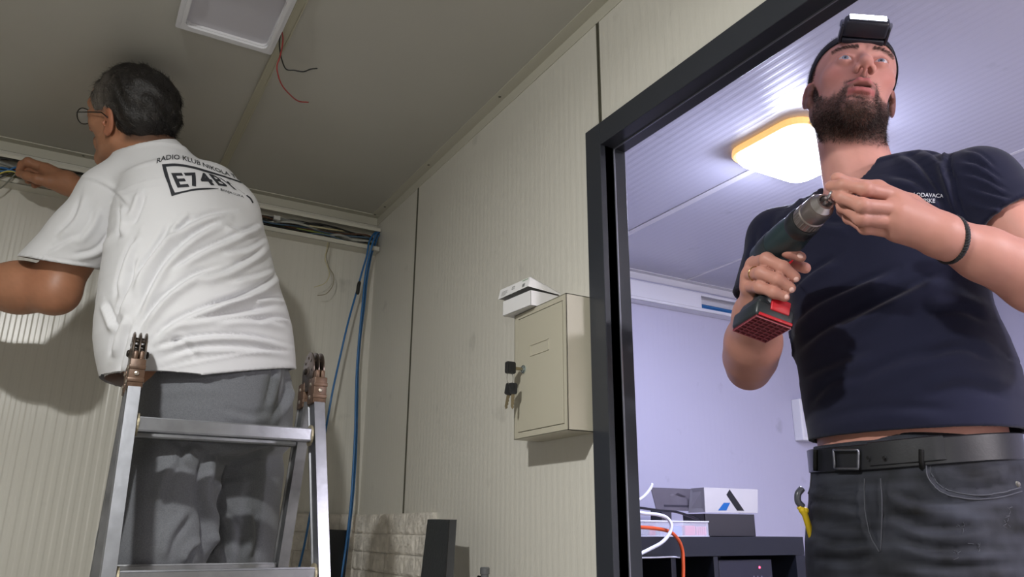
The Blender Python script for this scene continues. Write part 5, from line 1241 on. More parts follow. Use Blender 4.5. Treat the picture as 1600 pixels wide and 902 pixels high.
for s in (1, -1):
    b = MB(); R_ = Matrix.Rotation(math.radians(-68), 3, 'X'); c = np.array(R_@Vector((s*.0385, -.003, .002)))+np.array((.005, .108, .069)); b.lathe(toW(c), HR@np.array([s, 0, 0]), [(0, .0075), (.006, .0075), (.008, .005)], 16); b.obj('pivot_knob', mat('grey_knob', (110, 112, 128), .3), hl, smooth=False)
    lampbox((s*.041-.003, -.010, -.030), (s*.041+.003, .012, .004), .0025, 'bracket', m_hl, t)
lampbox((-.038, -.012, -.030), (.038, .014, -.019), .003, 'back_plate', m_hl, t)
sl = bpy.data.lights.new('headlamp_beam', 'SPOT'); sl.energy = 2; sl.color = (.72, .76, 1.0); sl.spot_size = math.radians(120); sl.spot_blend = .6; sl.shadow_soft_size = .02
so = bpy.data.objects.new('headlamp_beam', sl); COL.objects.link(so)
c = toW(np.array(Matrix.Rotation(math.radians(-68), 3, 'X')@Vector((0, 0, .03)))+np.array((.005, .108, .069))); dirn = Vector(HR@np.array(Matrix.Rotation(math.radians(-68), 3, 'X')@Vector((0, 0, 1))))
so.matrix_world = Matrix.Translation(Vector(c))@dirn.to_track_quat('-Z', 'Y').to_matrix().to_4x4()
# ------------------------------------------------------------------ bracelet, ring, finger nails
def ring_on(c, axis, r, rr, name, m, par, seg=48, braid=0):
    ax = Vector(axis).normalized(); a = ax.orthogonal().normalized(); b_ = ax.cross(a); b = MB()
    if braid:
        for q in range(2):
            P = [Vector(c)+(a*math.cos(t_)+b_*math.sin(t_))*(r+.0012*math.sin(braid*t_+q*math.pi))+ax*.0016*math.cos(braid*t_+q*math.pi) for t_ in np.linspace(0, 2*math.pi, 200)]
            b.tube(P, rr, 6)
    else: b.tube([Vector(c)+(a*math.cos(t_)+b_*math.sin(t_))*r for t_ in np.linspace(0, 2*math.pi, seg+1)], rr, 8)
    return b.obj(name, m, par, smooth=True)
wc = midp(W_L, E_L, .06); ring_on(wc, (E_L-W_L)+np.array([0, 0, .08]), .0325, .0026, 'bracelet', mat('black_cord', (26, 26, 30), .7), man1, braid=26)
rc_ = midp(RH['ring'][0], RH['ring'][1], .55); ring_on(rc_, RH['ring'][1]-RH['ring'][0], .0118, .0011, 'finger_ring', mat('gold_ring', (190, 160, 110), .25, 1.0), man1)
m_nail = mat('finger_nail', (232, 190, 180), .25, coat=.3)
bvs = bvh_of(body_o)
def nail(px, py, w_, h_, ang):
    c, n = hit(bvs, px, py)
    if c is None: return
    pl = []; 
    ca, sa = math.cos(ang), math.sin(ang)
    vs = []; 
    for k in range(14):
        t_ = 2*math.pi*k/14; u = w_*math.cos(t_); v = h_*math.sin(t_); pl.append((px+u*ca-v*sa, py+u*sa+v*ca))
    P = on_surface(bvs, pl, .0004); Q_ = on_surface(bvs, [(px+(x-px)*.6, py+(y-py)*.6) for x, y in pl], .0011); cc = on_surface(bvs, [(px, py)], .0013)
    if len(P) == 14 and len(Q_) == 14:
        b = MB(); b.add(P+Q_+cc, [[i, (i+1) % 14, 14+(i+1) % 14, 14+i] for i in range(14)]+[[14+i, 14+(i+1) % 14, 28] for i in range(14)]); b.obj('fingernail', m_nail, man1, smooth=True)
for q in ((1250, 400, 5, 3.5, .5), (1244, 437, 4.0, 4.4, .3), (1237, 453, 4.0, 4.2, .3), (1229, 464, 3.6, 3.8, .3)): nail(*q)
# ------------------------------------------------------------------ cordless drill
BR = np.array([[0.9023, 0.3124, 0.297], [-0.3147, 0.9483, -0.0412], [-0.2945, -0.0563, 0.954]]); _a, _b, _c = np.linalg.svd(BR); BR = _a@_c
BT = np.array([0.9286, 0.7996, 0.3116+CAMZ])
t = thing('cordless_drill', BT, 'dark cordless drill with red ribbed battery base held by the bearded person', 'drill')
def toB(p): return BT+BR@np.array(p, float)
def bbox_l(lo, hi, bev, name, m, par, auto=35, taper=None):
    bm = bmesh.new(); bmesh.ops.create_cube(bm, size=1); lo = Vector(lo); hi = Vector(hi); c = (lo+hi)/2; d = hi-lo
    for v in bm.verts:
        v.co = Vector((v.co.x*d.x, v.co.y*d.y, v.co.z*d.z))+c
        if taper and v.co.z > c.z: v.co.x = c.x+(v.co.x-c.x)*taper; v.co.y = c.y+(v.co.y-c.y)*taper
    if bev: bmesh.ops.bevel(bm, geom=bm.edges[:], offset=bev, segments=3, affect='EDGES', profile=.5)
    b = MB(); b.add([toB(v.co) for v in bm.verts], [[v.index for v in f.verts] for f in bm.faces]); bm.free(); return b.obj(name, m, par, auto=auto)
m_drk = mat('dark_grey_plastic', (38, 44, 48), .4, bump=(200, .1, .0005)); m_teal = mat('dark_teal_plastic', (34, 50, 54), .38, bump=(150, .08, .0005)); m_red = mat('red_plastic', (190, 26, 40), .35)
a_, b_l, c_l = .062, .082, .046
bat = bbox_l((-a_/2-.002, -.001, .001), (a_/2+.002, b_l, c_l*.62), .006, 'battery', m_drk, t)
bbox_l((-a_/2+.002, .004, c_l*.60), (a_/2-.002, b_l-.004, c_l), .006, 'battery_mount', m_drk, t, taper=.82)
bbox_l((-.010, -.0035, c_l*.36), (.022, .002, c_l*.86), .002, 'release_button', m_red, bat)
bbox_l((-a_/2+.004, -.0022, .0015), (a_/2-.001, .001, .0065), .0008, 'red_edge', m_red, bat)
# ribbed red base: a frame of crossing bars over dark red cells
bbox_l((-a_/2+.001, .002, -.0004), (a_/2-.001, b_l-.003, .002), 0, 'base_cells', mat('deep_red_cells', (92, 14, 26), .5), bat)
m_rib = mat('dusty_red_ribs', (150, 74, 84), .5)
b = MB()
for k in range(7):
    u = -a_/2+.002+(a_-.004)*k/6; b.add([toB(p) for p in ((u-.0006, .002, -.0022), (u+.0006, .002, -.0022), (u+.0006, b_l-.003, -.0022), (u-.0006, b_l-.003, -.0022), (u-.0006, .002, 0), (u+.0006, .002, 0), (u+.0006, b_l-.003, 0), (u-.0006, b_l-.003, 0))], [[0, 1, 2, 3], [7, 6, 5, 4], [0, 4, 5, 1], [1, 5, 6, 2], [2, 6, 7, 3], [3, 7, 4, 0]])
for k in range(8):
    v = .002+(b_l-.005)*k/7; b.add([toB(p) for p in ((-a_/2+.001, v-.0006, -.0020), (a_/2-.001, v-.0006, -.0020), (a_/2-.001, v+.0006, -.0020), (-a_/2+.001, v+.0006, -.0020), (-a_/2+.001, v-.0006, 0), (a_/2-.001, v-.0006, 0), (a_/2-.001, v+.0006, 0), (-a_/2+.001, v+.0006, 0))], [[0, 1, 2, 3], [7, 6, 5, 4], [0, 4, 5, 1], [1, 5, 6, 2], [2, 6, 7, 3], [3, 7, 4, 0]])
b.obj('base_ribs', m_rib, bat)
grip_a = toB((0, b_l*.52, c_l)); grip_b = toB((0.008, b_l*.45, c_l+.095))
V, Fq = surface(lambda P: s_loft(P, [(grip_a, .020, .026, BR[:, 0]), (midp(grip_a, grip_b, .35), .0165, .021, BR[:, 0]), (midp(grip_a, grip_b, .75), .0175, .022, BR[:, 0]), (grip_b, .020, .026, BR[:, 0])], 3).astype(F32), np.minimum(grip_a, grip_b)-.05, np.maximum(grip_a, grip_b)+.05, .003, 1)
link('grip', np_mesh(V, Fq, 'grip'), m_drk, t)
df = aH(1291, 314, 1.120); dax = (df-aH(1206, 396, 1.27)); dL = np.linalg.norm(dax); dax /= dL
gb = df-dax*dL
b = MB(); b.lathe(gb-dax*.035, dax, [(0, .018), (.004, .025), (.012, .0285), (.06, .0290), (.085, .0285), (.105, .0275), (.125, .0245), (.132, .0235)], 40); dbod = b.obj('motor_housing', m_teal, t, auto=30)
b = MB(); b.lathe(gb-dax*.002, dax, [(0, .0294), (.003, .0300), (.030, .0300), (.033, .0294)], 40); b.obj('housing_band', m_drk, dbod, auto=30)
b = MB(); b.lathe(df-dax*.083, dax, [(0, .0240), (.003, .0252), (.020, .0248), (.024, .0225)], 40); b.obj('torque_collar', mat('black_collar', (26, 28, 32), .4), t, auto=30)
m_chuck = mat('brushed_chuck_steel', (190, 184, 186), .28, .95, bump=(90, .1, .001)); m_chuckd = mat('worn_chuck_sleeve', (150, 140, 138), .33, .85, bump=(200, .2, .0006))
b = MB(); b.lathe(df-dax*.060, dax, [(0, .0205), (.002, .0218), (.020, .0218), (.022, .0205), (.024, .0210), (.042, .0205), (.048, .0185)], 48); ch = b.obj('chuck', m_chuckd, t, auto=30)
b = MB(); b.lathe(df-dax*.014, dax, [(0, .0185), (.004, .0165), (.012, .0125), (.0125, .0095), (.004, .0075)], 40); b.obj('chuck_nose', m_chuck, ch, auto=30)
b = MB()
for k in range(24):
    a = 2*math.pi*k/24; o1 = Vector(dax).orthogonal().normalized(); o2 = Vector(dax).cross(o1); o_ = o1*math.cos(a)+o2*math.sin(a)
    b.tube([Vector(df-dax*.056)+o_*.0216, Vector(df-dax*.042)+o_*.0216], .0009, 5)
b.obj('knurling', m_chuck, ch)
for k in range(3):
    b = MB(); a = 2*math.pi*k/3+.3; o_ = o1*math.cos(a)+o2*math.sin(a); b.tube([Vector(df-dax*.008)+o_*.0058, Vector(df+dax*.003)+o_*.0035], .0026, 8); b.obj('jaw', m_chuck, ch)
b = MB(); P0 = np.array(midp(grip_a, grip_b, .86))+BR@np.array([-.002, -.030, 0]); b.sphere(P0, .0145, 14, 10, sc=(.8, 1.1, 1.3)); b.obj('trigger', m_red, t, smooth=True)
# the bit between his fingers
t2 = df+dax*.002
tip = aH(1300, 299, 1.112)
b = MB(); b.tube([df-dax*.006, midp(df, tip, .6), tip], .0022, 8); tag(b.obj('drill_bit', mat('bright_bit', (200, 202, 210), .2, .9), smooth=True), 'short bright drill bit between fingertips and the drill chuck', 'drill bit')
# the drill's work light falls on the little finger
dl = bpy.data.lights.new('drill_work_light', 'POINT'); dl.energy = .05; dl.color = (1, .95, .95); dl.shadow_soft_size = .004
do = bpy.data.objects.new('drill_work_light', dl); COL.objects.link(do); do.location = tuple(toB((-.004, -.014, c_l+.014)))
# ================================================================== THE MAN IN THE WHITE SHIRT (seen from behind)
HR2 = np.array([[0.6499, -0.7398, -0.1742], [0.6367, 0.6551, -0.4067], [0.415, 0.1534, 0.8968]]); _a, _b, _c = np.linalg.svd(HR2); HR2 = _a@_c@np.array([[math.cos(-.05), -math.sin(-.05), 0], [math.sin(-.05), math.cos(-.05), 0], [0, 0, 1.0]])
HT2 = rel(0.0145, 1.905, 0.947)
def toL2(P): return ((P-HT2.astype(F32))@HR2.astype(F32)).astype(F32)
def toW2(q): return np.asarray(q)@HR2.T+HT2
SD2 = np.array([.83, .55, 0.0]); SD2 /= np.linalg.norm(SD2); FW2 = np.array([-.55, .83, 0.0])
S2L = aH(172, 305, 1.93); E2L = aH(82, 452, 2.02); W2L = aH(-150, 440, 2.25)
S2R = aH(356, 332, 1.90); E2R = np.array([.30, 2.20, CAMZ+.70]); W2R = aH(104, 286, 2.36)
R2H = dict(
  index=[hj(68, 262, 2.385), hj(44, 253, 2.395), hj(35, 257, 2.412), hj(30, 266, 2.42)],
  middle=[hj(72, 270, 2.40), hj(50, 262, 2.415), hj(40, 266, 2.43), hj(35, 272, 2.43)],
  ring=[hj(76, 278, 2.41), hj(58, 274, 2.435), hj(48, 278, 2.44), hj(44, 283, 2.43)],
  little=[hj(80, 286, 2.42), hj(66, 284, 2.44), hj(58, 287, 2.445), hj(54, 290, 2.435)],
  thumb=[hj(78, 284, 2.36), hj(58, 280, 2.36), hj(42, 275, 2.375), hj(30, 271, 2.40)])
R2R = dict(index=[.0145, .0120, .0105, .0090], middle=[.0140, .0118, .0105, .0090], ring=[.013, .0115, .010, .0088], little=[.012, .0105, .0095, .0085], thumb=[.017, .0135, .0118, .0100])
R2P = palmlist(R2H, W2R, .026, .0185)
L2H = {k: [W2L+np.array(v) for v in vs] for k, vs in dict(index=[(-.075, .03, .05), (-.10, .05, .07), (-.115, .065, .085), (-.12, .075, .10)], middle=[(-.08, .03, .03), (-.11, .05, .045), (-.125, .065, .06), (-.13, .075, .075)],
    ring=[(-.08, .03, .01), (-.11, .05, .02), (-.125, .065, .035), (-.13, .075, .05)], little=[(-.075, .03, -.01), (-.10, .045, -.005), (-.11, .055, .01), (-.115, .065, .025)], thumb=[(-.03, .02, .05), (-.055, .04, .085), (-.075, .055, .10), (-.09, .065, .105)]).items()}
L2P = palmlist(L2H, W2L, .024, .015)
def body2(P):
    def head(Pp):
        return head_sdf(toL2(Pp))
    d = box_guard(P, HT2-.13, HT2+.14, head)
    n0 = toW2((0, -.035, -.05)); n1 = aH(250, 262, 1.895)
    d = smin(d, s_chain(P, [n0, midp(n0, n1, .5), n1], [.058, .060, .066], .03), .025)
    d = smin(d, s_loft(P, [(aH(325, 620, 1.88), .18, .13, SD2), (aH(312, 500, 1.88), .19, .14, SD2), (aH(298, 400, 1.88), .17, .12, SD2), (aH(285, 320, 1.88), .15, .10, SD2), (aH(275, 280, 1.88), .10, .07, SD2)], 3).astype(F32), .03)
    d = smin(d, s_chain(P, [n1, S2L, E2L], [.056, .056, .052], .02), .03); d = smin(d, s_chain(P, [n1, S2R, E2R], [.056, .056, .046], .02), .03)
    d = smin(d, s_chain(P, [E2L, midp(E2L, W2L, .22), midp(E2L, W2L, .75), W2L], [.053, .054, .036, .031], .04), .018)
    d = smin(d, s_sphere(P, E2L+np.array([.012, -.012, -.012]), .043), .03)                        # elbow
    d = smin(d, s_chain(P, [E2R, midp(E2R, W2R, .3), midp(E2R, W2R, .75), W2R], [.046, .048, .037, .031], .02), .018)
    for Hd, Wd, Pd in ((R2H, W2R, R2P), (L2H, W2L, L2P)):
        a, b = bbox_pts([p for k in Hd for p in Hd[k]]+[Wd], .04); d = smin(d, box_guard(P, a, b, lambda Q: hand_sdf(Q, Hd, R2R, Wd.astype(F32), Pd)), .010)
    return d.astype(F32)
man2 = thing('person', (.3, 1.9, .757), 'person in a white shirt, grey trousers and glasses reaching up, seen from behind', 'person')
V, Fq = surface(body2, (-.62, 1.60, CAMZ+.10), (.62, 2.50, CAMZ+1.12), .0034, 2)
Q = (V-HT2)@HR2; A_ = np.abs(Q[:, 0]); SKIN2 = (168, 118, 90)
C = np.tile(np.array(lin(SKIN2)), (len(V), 1)); C *= (1+.10*fbm(V, 60, 8)+.05*fbm(V, 300, 9))[:, None]
hd = np.linalg.norm(Q, axis=1) < .17
C = mixc(C, (186, 108, 84), sstep(A_, .074, .08)*hd*.4)
el = np.exp(-(((V-E2L)**2).sum(1))/.05**2); C = mixc(C, (200, 122, 92), el*.5)
st = hd*sstep(-Q[:, 1], .03, .05)*sstep(Q[:, 2], -.062, -.045)*(A_ < .072); C = mixc(C, (60, 50, 44), st*.7)
me = np_mesh(V, Fq, 'body'); vcol(me, np.clip(C, 0, 1)); m_skin2 = mat('tanned_skin', SKIN2, .45, attr='Col', bump=(260, .25, .0008), sss=.08)
body2_o = link('body', me, m_skin2, man2); bvs2 = bvh_of(body2_o)
# hair: a full cap with clumped strands
def hair2(P):
    Qh = toL2(P); A = Qh.copy(); A[:, 0] = np.abs(A[:, 0])
    d = s_ell(Qh, (0, -.020, .040), (.0845, .107, .092))
    d = smin(d, s_ell(Qh, (0, -.050, .005), (.076, .070, .066)), .02)
    d = smax(d, (-.046+.25*(Qh[:, 1]+.08)*(Qh[:, 1] > -.08))-Qh[:, 2], .008)          # nape line rises forward
    d = smax(d, -s_ell(A, (.088, -.004, -.022), (.030, .026, .050)), .008)            # cleared round the ears
    d = smax(d, -s_ell(Qh, (0, .115, .005), (.10, .075, .062)), .010)                 # forehead and face
    d = smax(d, (.018-Qh[:, 2])*(Qh[:, 1] > .0)+(-.1)*(Qh[:, 1] <= 0), .004)
    d = d-.0035*np.sin(Qh[:, 0]*95+Qh[:, 2]*60+2*np.sin(Qh[:, 1]*70))*np.sin(Qh[:, 1]*80-Qh[:, 2]*55)
    return d.astype(F32)
V, Fq = surface(hair2, HT2-.14, HT2+.15, .0036, 1); N = normals(V, Fq); Q = (V-HT2)@HR2
grey = np.clip(sstep(-Q[:, 0], .045, .082)*sstep(Q[:, 1], -.05, .04)*1.1+.16*fbm(V, 120, 3), 0, 1)
C = np.array(lin((24, 20, 19)))[None]*(1-grey[:, None])+np.array(lin((92, 86, 80)))[None]*grey[:, None]
me = np_mesh(V, Fq, 'hair'); vcol(me, C); m_hair2 = mat('greying_hair', (40, 36, 34), .5, attr='Col', bump=(240, .8, .002), spec=.5); hair_o = link('hair', me, m_hair2, man2)
g = np.random.default_rng(21); idx = g.choice(len(V), 22000)
tanv = np.stack([0*Q[idx, 0], -np.ones(len(idx))*.7, -.55*np.ones(len(idx))], 1); tanv[Q[idx, 2] > .09] = (0.35, .9, -.1); tanv[:, 0] += .25*np.sin(Q[idx, 1]*60)
tw = tanv@HR2.T; tw -= N[idx]*(tw*N[idx]).sum(1)[:, None]
gm = grey[idx] > g.random(len(idx))*.9
for msk, nm, col_ in ((~gm, 'dark_hair_strands', (24, 20, 19)), (gm, 'grey_hair_strands', (128, 122, 116))):
    ii = idx[msk]; strands(nm, V[ii]-N[ii]*.002, N[ii]*.08+tw[msk], .018, mat(nm, col_, .42, spec=.6), hair_o, r=.00042, seg=4, curl=.35, bend=-N[ii]*.5, jit=.13, seed=4)
# glasses
t = thing('glasses', toW2((-.05, .1, .005)), 'thin dark-rimmed glasses worn by the grey-haired man', 'glasses')
m_gl = mat('dark_metal_rim', (34, 32, 32), .3, .6)
b = MB(); 
for s in (-1, 1):
    c = np.array([s*.036, .108, .002])
    P_ = [toW2(c+np.array([.027*math.cos(a), -.010*abs(math.cos(a))*(s*math.cos(a) > 0), .019*math.sin(a)])) for a in np.linspace(0, 2*math.pi, 33)]; b.tube(P_, .0012, 6)
b.tube([toW2((-.010, .110, .006)), toW2((0, .112, .009)), toW2((.010, .110, .006))], .0012, 6); b.obj('frame', m_gl, t, smooth=True)
for s in (-1, 1):
    b = MB(); b.tube([toW2((s*.063, .099, .008)), toW2((s*.072, .088, .009)), toW2((s*.079, .04, .010)), toW2((s*.084, .004, .010)), toW2((s*.086, -.018, -.002))], .0014, 6); b.obj('temple_arm', m_gl, t, smooth=True)
    b = MB(); c = np.array([s*.036, .1075, .002]); vs = [toW2(c+np.array([.0265*math.cos(a), -.010*abs(math.cos(a))*(s*math.cos(a) > 0), .0185*math.sin(a)])) for a in np.linspace(0, 2*math.pi, 32, endpoint=False)]
    vs2 = [v+HR2[:, 1]*.0012 for v in vs]; b.add(vs+vs2, [list(range(32)), list(range(32, 64))[::-1]]+[[i, (i+1) % 32, 32+(i+1) % 32, 32+i] for i in range(32)]); b.obj('lens', mat('spectacle_lens', (220, 225, 225), .05, alpha=.18, spec=.6), t)
# ------------------------------------------------------------------ white shirt
SH2 = [(aH(326, 640, 1.885), .215, .160, SD2), (aH(322, 590, 1.885), .228, .168, SD2), (aH(312, 520, 1.885), .236, .172, SD2), (aH(304, 450, 1.885), .215, .160, SD2), (aH(300, 380, 1.885), .195, .145, SD2),
       (aH(292, 325, 1.885), .180, .125, SD2), (aH(282, 285, 1.885), .150, .100, SD2)]
def shirt2(P):
    tor = s_loft(P, SH2, 3, ext=.35, pw=2.2)
    n1 = aH(252, 268, 1.885)
    tor = smin(tor, s_chain(P, [n1, midp(n1, S2L, .6)+np.array([0, 0, .012]), S2L], [.066, .066, .066], .02), .035)
    tor = smin(tor, s_chain(P, [n1, midp(n1, S2R, .6)+np.array([0, 0, .0]), S2R], [.064, .066, .066], .02), .035)
    nk = toW2((0, -.035, -.085)); tor = smin(tor, s_cap(P, n1, toW2((0, -.035, -.05)), .068, .066), .03)
    aL = s_chain(P, [S2L, midp(S2L, E2L, .45), midp(S2L, E2L, 1.05)+np.array([-.018, 0, 0])], [.066, .076, .090], .02)
    aR = s_chain(P, [S2R, midp(S2R, E2R, .5), midp(S2R, E2R, .9)], [.066, .068, .070], .02)
    d = smin(smin(tor, aL, .022), aR, .022)
    cL = np.linalg.norm(P-midp(S2L, E2L, .85).astype(F32), axis=1)-.135; cR = np.linalg.norm(P-midp(S2R, E2R, .8).astype(F32), axis=1)-.11
    region = np.minimum(np.minimum(P[:, 2]-(CAMZ+.40), 1), np.minimum(cL, cR)); d = np.maximum(d, -np.maximum(d+.0095, region))
    for S_, E_, t0, tilt, ar in ((S2L, E2L, .74, np.array([.30, 0, -.40]), aL), (S2R, E2R, .6, np.zeros(3), aR)):
        n_ = (E_-S_)/np.linalg.norm(E_-S_)+tilt; n_ /= np.linalg.norm(n_); w = ((P-midp(S_, E_, t0).astype(F32))@n_.astype(F32)); d = np.maximum(d, np.where(ar < tor-.002, w, -1))
    hq = P-aH(322, 590, 1.885).astype(F32); hz = CAMZ+.325+.05*(hq@(-FW2).astype(F32))+.24*(hq@SD2.astype(F32))
    d = np.maximum(d, hz-P[:, 2])
    B_, L_, R_ = aH(238, 218, 1.81), aH(170, 236, 1.87), aH(292, 220, 1.90); n_ = np.cross(L_-B_, R_-B_); n_ /= np.linalg.norm(n_); n_ = n_ if n_[2] > 0 else -n_
    d = np.maximum(d, np.where(np.linalg.norm(P-B_.astype(F32), axis=1) < .26, (P-B_.astype(F32))@n_.astype(F32), -1))
    return d.astype(F32)
m_white = mat('white_cotton', (218, 218, 221), .85, bump=(700, .12, .0004), sheen=.1, spec=.2)
V, Fq = surface(shirt2, (-.22, 1.60, CAMZ+.30), (.64, 2.30, CAMZ+1.0), .0042, 2); N = normals(V, Fq)
ST2 = [([(205, 470), (222, 420), (250, 380), (272, 345)], .010, 9), ([(212, 500), (232, 455), (258, 410), (300, 370), (352, 342)], .009, 9), ([(214, 520), (250, 470), (300, 432), (352, 415)], .009, 9), ([(232, 540), (270, 505), (330, 478), (400, 455), (418, 440)], .009, 9),
       ([(250, 380), (290, 352), (330, 335), (368, 330)], .007, 8), ([(262, 425), (310, 395), (360, 372), (402, 352)], .007, 8), ([(300, 440), (350, 425), (395, 400), (420, 378)], .007, 8), ([(320, 480), (370, 465), (420, 440), (436, 420)], .007, 8),
       ([(262, 512), (310, 500), (370, 490), (440, 478)], .006, 8), ([(240, 545), (300, 528), (380, 525), (455, 540)], .0085, 7), ([(250, 562), (310, 545), (390, 545), (460, 552)], .004, 6), ([(330, 505), (390, 500), (450, 508)], .005, 7),
       ([(350, 350), (380, 360), (408, 350)], .005, 7), ([(345, 395), (385, 390), (420, 370)], .005, 7), ([(360, 440), (400, 430), (430, 420)], .005, 7), ([(390, 470), (425, 465), (448, 470)], .005, 6), ([(400, 500), (440, 496), (458, 505)], .005, 6),
       ([(182, 470), (186, 440), (198, 400), (215, 365)], .009, 8), ([(178, 500), (190, 480), (205, 440), (214, 400)], .009, 8), ([(172, 560), (182, 520), (196, 490)], .007, 8), ([(186, 590), (196, 545), (206, 505)], .007, 8), ([(165, 470), (176, 500), (184, 520)], .006, 7),
       ([(186, 372), (190, 345), (188, 320)], .008, 7), ([(205, 330), (196, 318), (178, 300), (150, 284), (118, 277)], .0022, 5), ([(115, 380), (140, 350), (150, 320)], .004, 8), ([(85, 370), (115, 340), (128, 300)], .004, 8), ([(110, 400), (150, 390), (175, 360)], .004, 7), ([(70, 395), (105, 375), (125, 365)], .003, 7),
       ([(225, 300), (215, 330), (205, 352)], .006, 7), ([(300, 335), (285, 350), (268, 368)], .004, 6), ([(190, 232), (230, 222), (272, 224), (310, 240)], .0035, 3), ([(45, 398), (90, 406), (146, 414)], .002, 3), ([(240, 578), (320, 562), (400, 549), (466, 548)], .0018, 3), ([(310, 255), (340, 265), (365, 285)], .003, 6), ([(310, 560), (280, 530), (262, 545)], .004, 7)]
V = folds(V, N, [(p_, a_*1.45, w_*.85) for p_, a_, w_ in ST2], .25)
me = np_mesh(V, Fq, 'shirt'); shirt2_o = link('shirt', me, m_white, man2); bv2 = bvh_of(shirt2_o)
m_print = mat('charcoal_print', (44, 46, 52), .7)
surf_tube(bv2, [(152, 243), (172, 229), (205, 217), (240, 211), (272, 214), (300, 226)], .0032, .001, 'collar_rib', m_white, shirt2_o)
# printed lettering on the back; rows follow the lie of the cloth
def rowwarp(pts, hs):
    """pts: baseline in the picture as a function of u; hs: height vector (dx, dy) per unit at both ends"""
    C_ = [np.array(p, float) for p in catmull([np.array(q, float) for q in pts], 8)]; L = np.r_[0, np.cumsum([np.linalg.norm(C_[i+1]-C_[i]) for i in range(len(C_)-1)])]
    def f(u, w):
        x = u; px_ = np.interp(x, L, [c[0] for c in C_]); py_ = np.interp(x, L, [c[1] for c in C_]); k = np.clip(x/L[-1], 0, 1)
        h = np.array(hs[0])*(1-k)+np.array(hs[1])*k; return np.array([px_, py_])+h*w
    return f, L[-1]
def row_text(text, pts, size, hs, name, bold=.0, lift=.0009, spacing=1.0, stretch=1.0, shear=0, ease=None):
    f0, Lr = rowwarp(pts, hs)
    f = f0 if ease is None else (lambda u, w: f0(Lr*(1-max(0.0, 1-u/ease[0])**ease[1]), w))
    surf_text(bv2, text, (0, 0), (1, 0), (0, 1), size, m_print, name, shirt2_o, lift=lift, spacing=spacing, bold=bold, warp=lambda u, w: f(u*stretch, w), maxe=2.5, shear=shear)
row_text('RADIO KLUB NIKOLA TE', [(244, 256), (262, 250), (285, 250.5), (310, 258), (335, 267), (355, 274), (372, 281), (384, 290)], 11, [(.12, -1), (-.5, -.72)], 'printed_lettering', stretch=1.13, bold=.014)
def band(pts0, pts1, name):
    a = catmull([np.array(q, float) for q in pts0], 8); b_ = catmull([np.array(q, float) for q in pts1], 8); n = min(len(a), len(b_)); V_ = []; rows = 3
    ok = True
    for i in range(n):
        for j in range(rows):
            q = a[i]+(b_[i]-a[i])*j/(rows-1); p, nn = hit(bv2, *q)
            if p is None: ok = False; p = V_[-1] if V_ else None; V_.append(p); continue
            if np.dot(nn, p-CO) > 0: nn = -nn
            V_.append(p+nn*.0009)
    F_ = [[i*rows+j, i*rows+j+1, (i+1)*rows+j+1, (i+1)*rows+j] for i in range(n-1) for j in range(rows-1)]
    if V_[0] is None: return
    b = MB(); b.add(V_, F_); b.obj(name, m_print, shirt2_o)
band([(253, 257), (275, 256), (300, 260), (325, 267), (350, 275), (370, 282), (381, 286)], [(254, 261.5), (276, 260), (300, 263.5), (325, 270.5), (350, 277.5), (370, 284), (381, 288)], 'printed_frame')
band([(253, 258), (257, 274), (263, 290), (268, 307)], [(259, 259.5), (263, 274), (268, 290), (274, 303)], 'printed_frame')
band([(268, 307), (285, 302), (305, 298), (325, 296.5), (341, 295.5)], [(270, 302), (286, 299), (305, 295), (325, 294), (341, 294.8)], 'printed_frame')
row_text('E74BYT', [(275, 293), (300, 291), (322, 289), (345, 290), (360, 294), (374, 299), (386, 306)], 37, [(-.36, -.84), (-.75, -.55)], 'printed_lettering', bold=.030, stretch=1.0, spacing=1.12, ease=(134, 1.32))
row_text('BANJA LUKA', [(344, 298), (357, 302), (370, 306), (382, 310), (391, 315)], 5.6, [(.0, -1), (-.3, -.8)], 'printed_lettering', stretch=1.2, bold=.004)
band([(384, 306), (390, 311), (394, 318)], [(386, 305), (392, 310), (396, 317)], 'printed_frame')
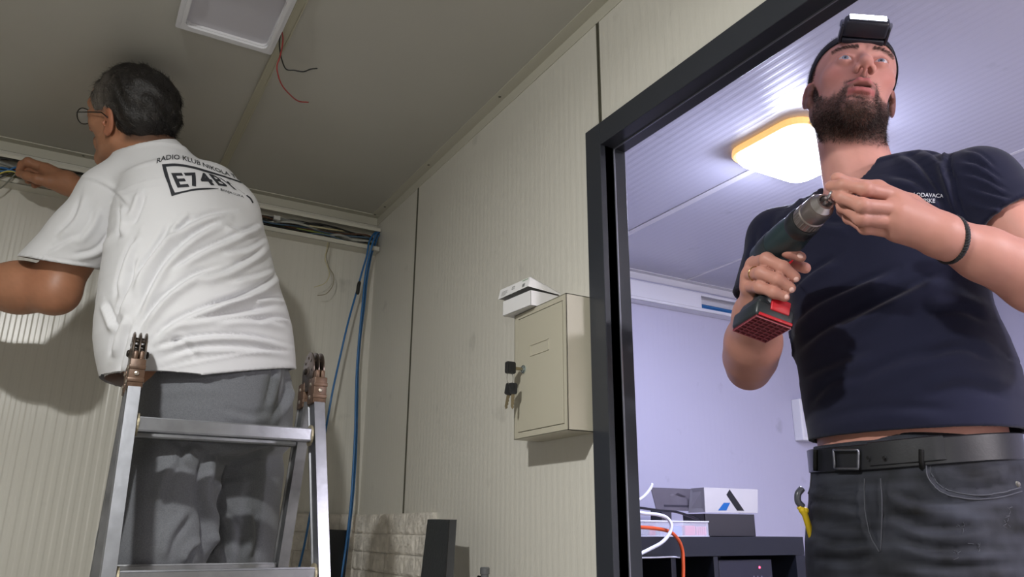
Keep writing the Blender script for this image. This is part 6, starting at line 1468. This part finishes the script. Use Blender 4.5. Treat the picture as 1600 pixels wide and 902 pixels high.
# ------------------------------------------------------------------ grey trousers
HC = aH(336, 615, 1.885)
LL = [HC-SD2*.098, HC+SD2*.090]
def trs2(P):
    r = [(aH(330, 560, 1.885), .192, .140, SD2), (aH(335, 600, 1.885), .196, .145, SD2), (aH(336, 650, 1.885), .198, .148, SD2), (aH(336, 700, 1.885), .190, .140, SD2)]
    d = s_loft(P, r, 3, ext=.3)
    for c, s in zip(LL, (-1, 1)):
        a = np.array([c[0], c[1], CAMZ+.12]); k = np.array([c[0]+.01*s, c[1]+.05, CAMZ-.18]); f_ = np.array([c[0]*.55+.27*.45+s*.045, 1.965, .80])
        d = smin(d, s_chain(P, [a, midp(a, k, .5), k, f_], [.108, .104, .088, .070], .03), .014)
    return np.maximum(np.maximum(d, P[:, 2]-(CAMZ+.40)), .79-P[:, 2]).astype(F32)
m_sweat = mat('heather_grey_jersey', (112, 114, 119), .9, bump=(500, .25, .0006), var=(420, .22), sheen=.2, spec=.2)
V, Fq = surface(trs2, (0.0, 1.66, .76), (.66, 2.12, CAMZ+.42), .006, 2); N = normals(V, Fq)
STT = [([(318, 880), (322, 820), (312, 770), (322, 715), (334, 700)], .016, 9), ([(334, 700), (360, 690), (400, 685), (440, 670)], .013, 9), ([(334, 716), (375, 720), (420, 700)], .008, 9), ([(300, 740), (285, 715), (300, 695), (325, 705)], .010, 8), ([(322, 760), (350, 750), (400, 745)], .008, 10),
       ([(415, 640), (425, 600), (430, 568)], .007, 6), ([(440, 650), (448, 610), (452, 570)], .007, 6), ([(424, 660), (440, 630), (455, 600)], .006, 6), ([(300, 800), (272, 840), (262, 880)], .008, 9), ([(280, 720), (262, 760), (255, 800)], .008, 9), ([(340, 790), (370, 830), (376, 880)], .008, 10), ([(395, 790), (400, 840), (392, 880)], .008, 9),
       ([(320, 850), (300, 862), (290, 885)], .008, 7), ([(330, 830), (346, 860), (350, 885)], .007, 7), ([(240, 610), (300, 600), (360, 606)], .003, 9), ([(350, 640), (390, 650), (425, 645)], .005, 8), ([(255, 660), (270, 690), (290, 700)], .005, 8), ([(355, 565), (352, 580), (356, 596)], .003, 5), ([(385, 562), (383, 578), (388, 595)], .003, 5)]
V = folds(V, N, STT, .3)
me = np_mesh(V, Fq, 'trousers'); tr_o = link('trousers', me, m_sweat, man2)
for c, s in zip(LL, (-1, 1)):
    fx = c[0]*.55+.27*.45+s*.045
    b = MB(); b.sphere((fx, 1.935, .815), .047, 20, 12, sc=(.95, 2.5, .85)); b.box((fx-.042, 1.83, .7575), (fx+.042, 2.055, .785), .01); b.obj('shoe', mat('grey_trainer', (70, 72, 76), .6), man2)
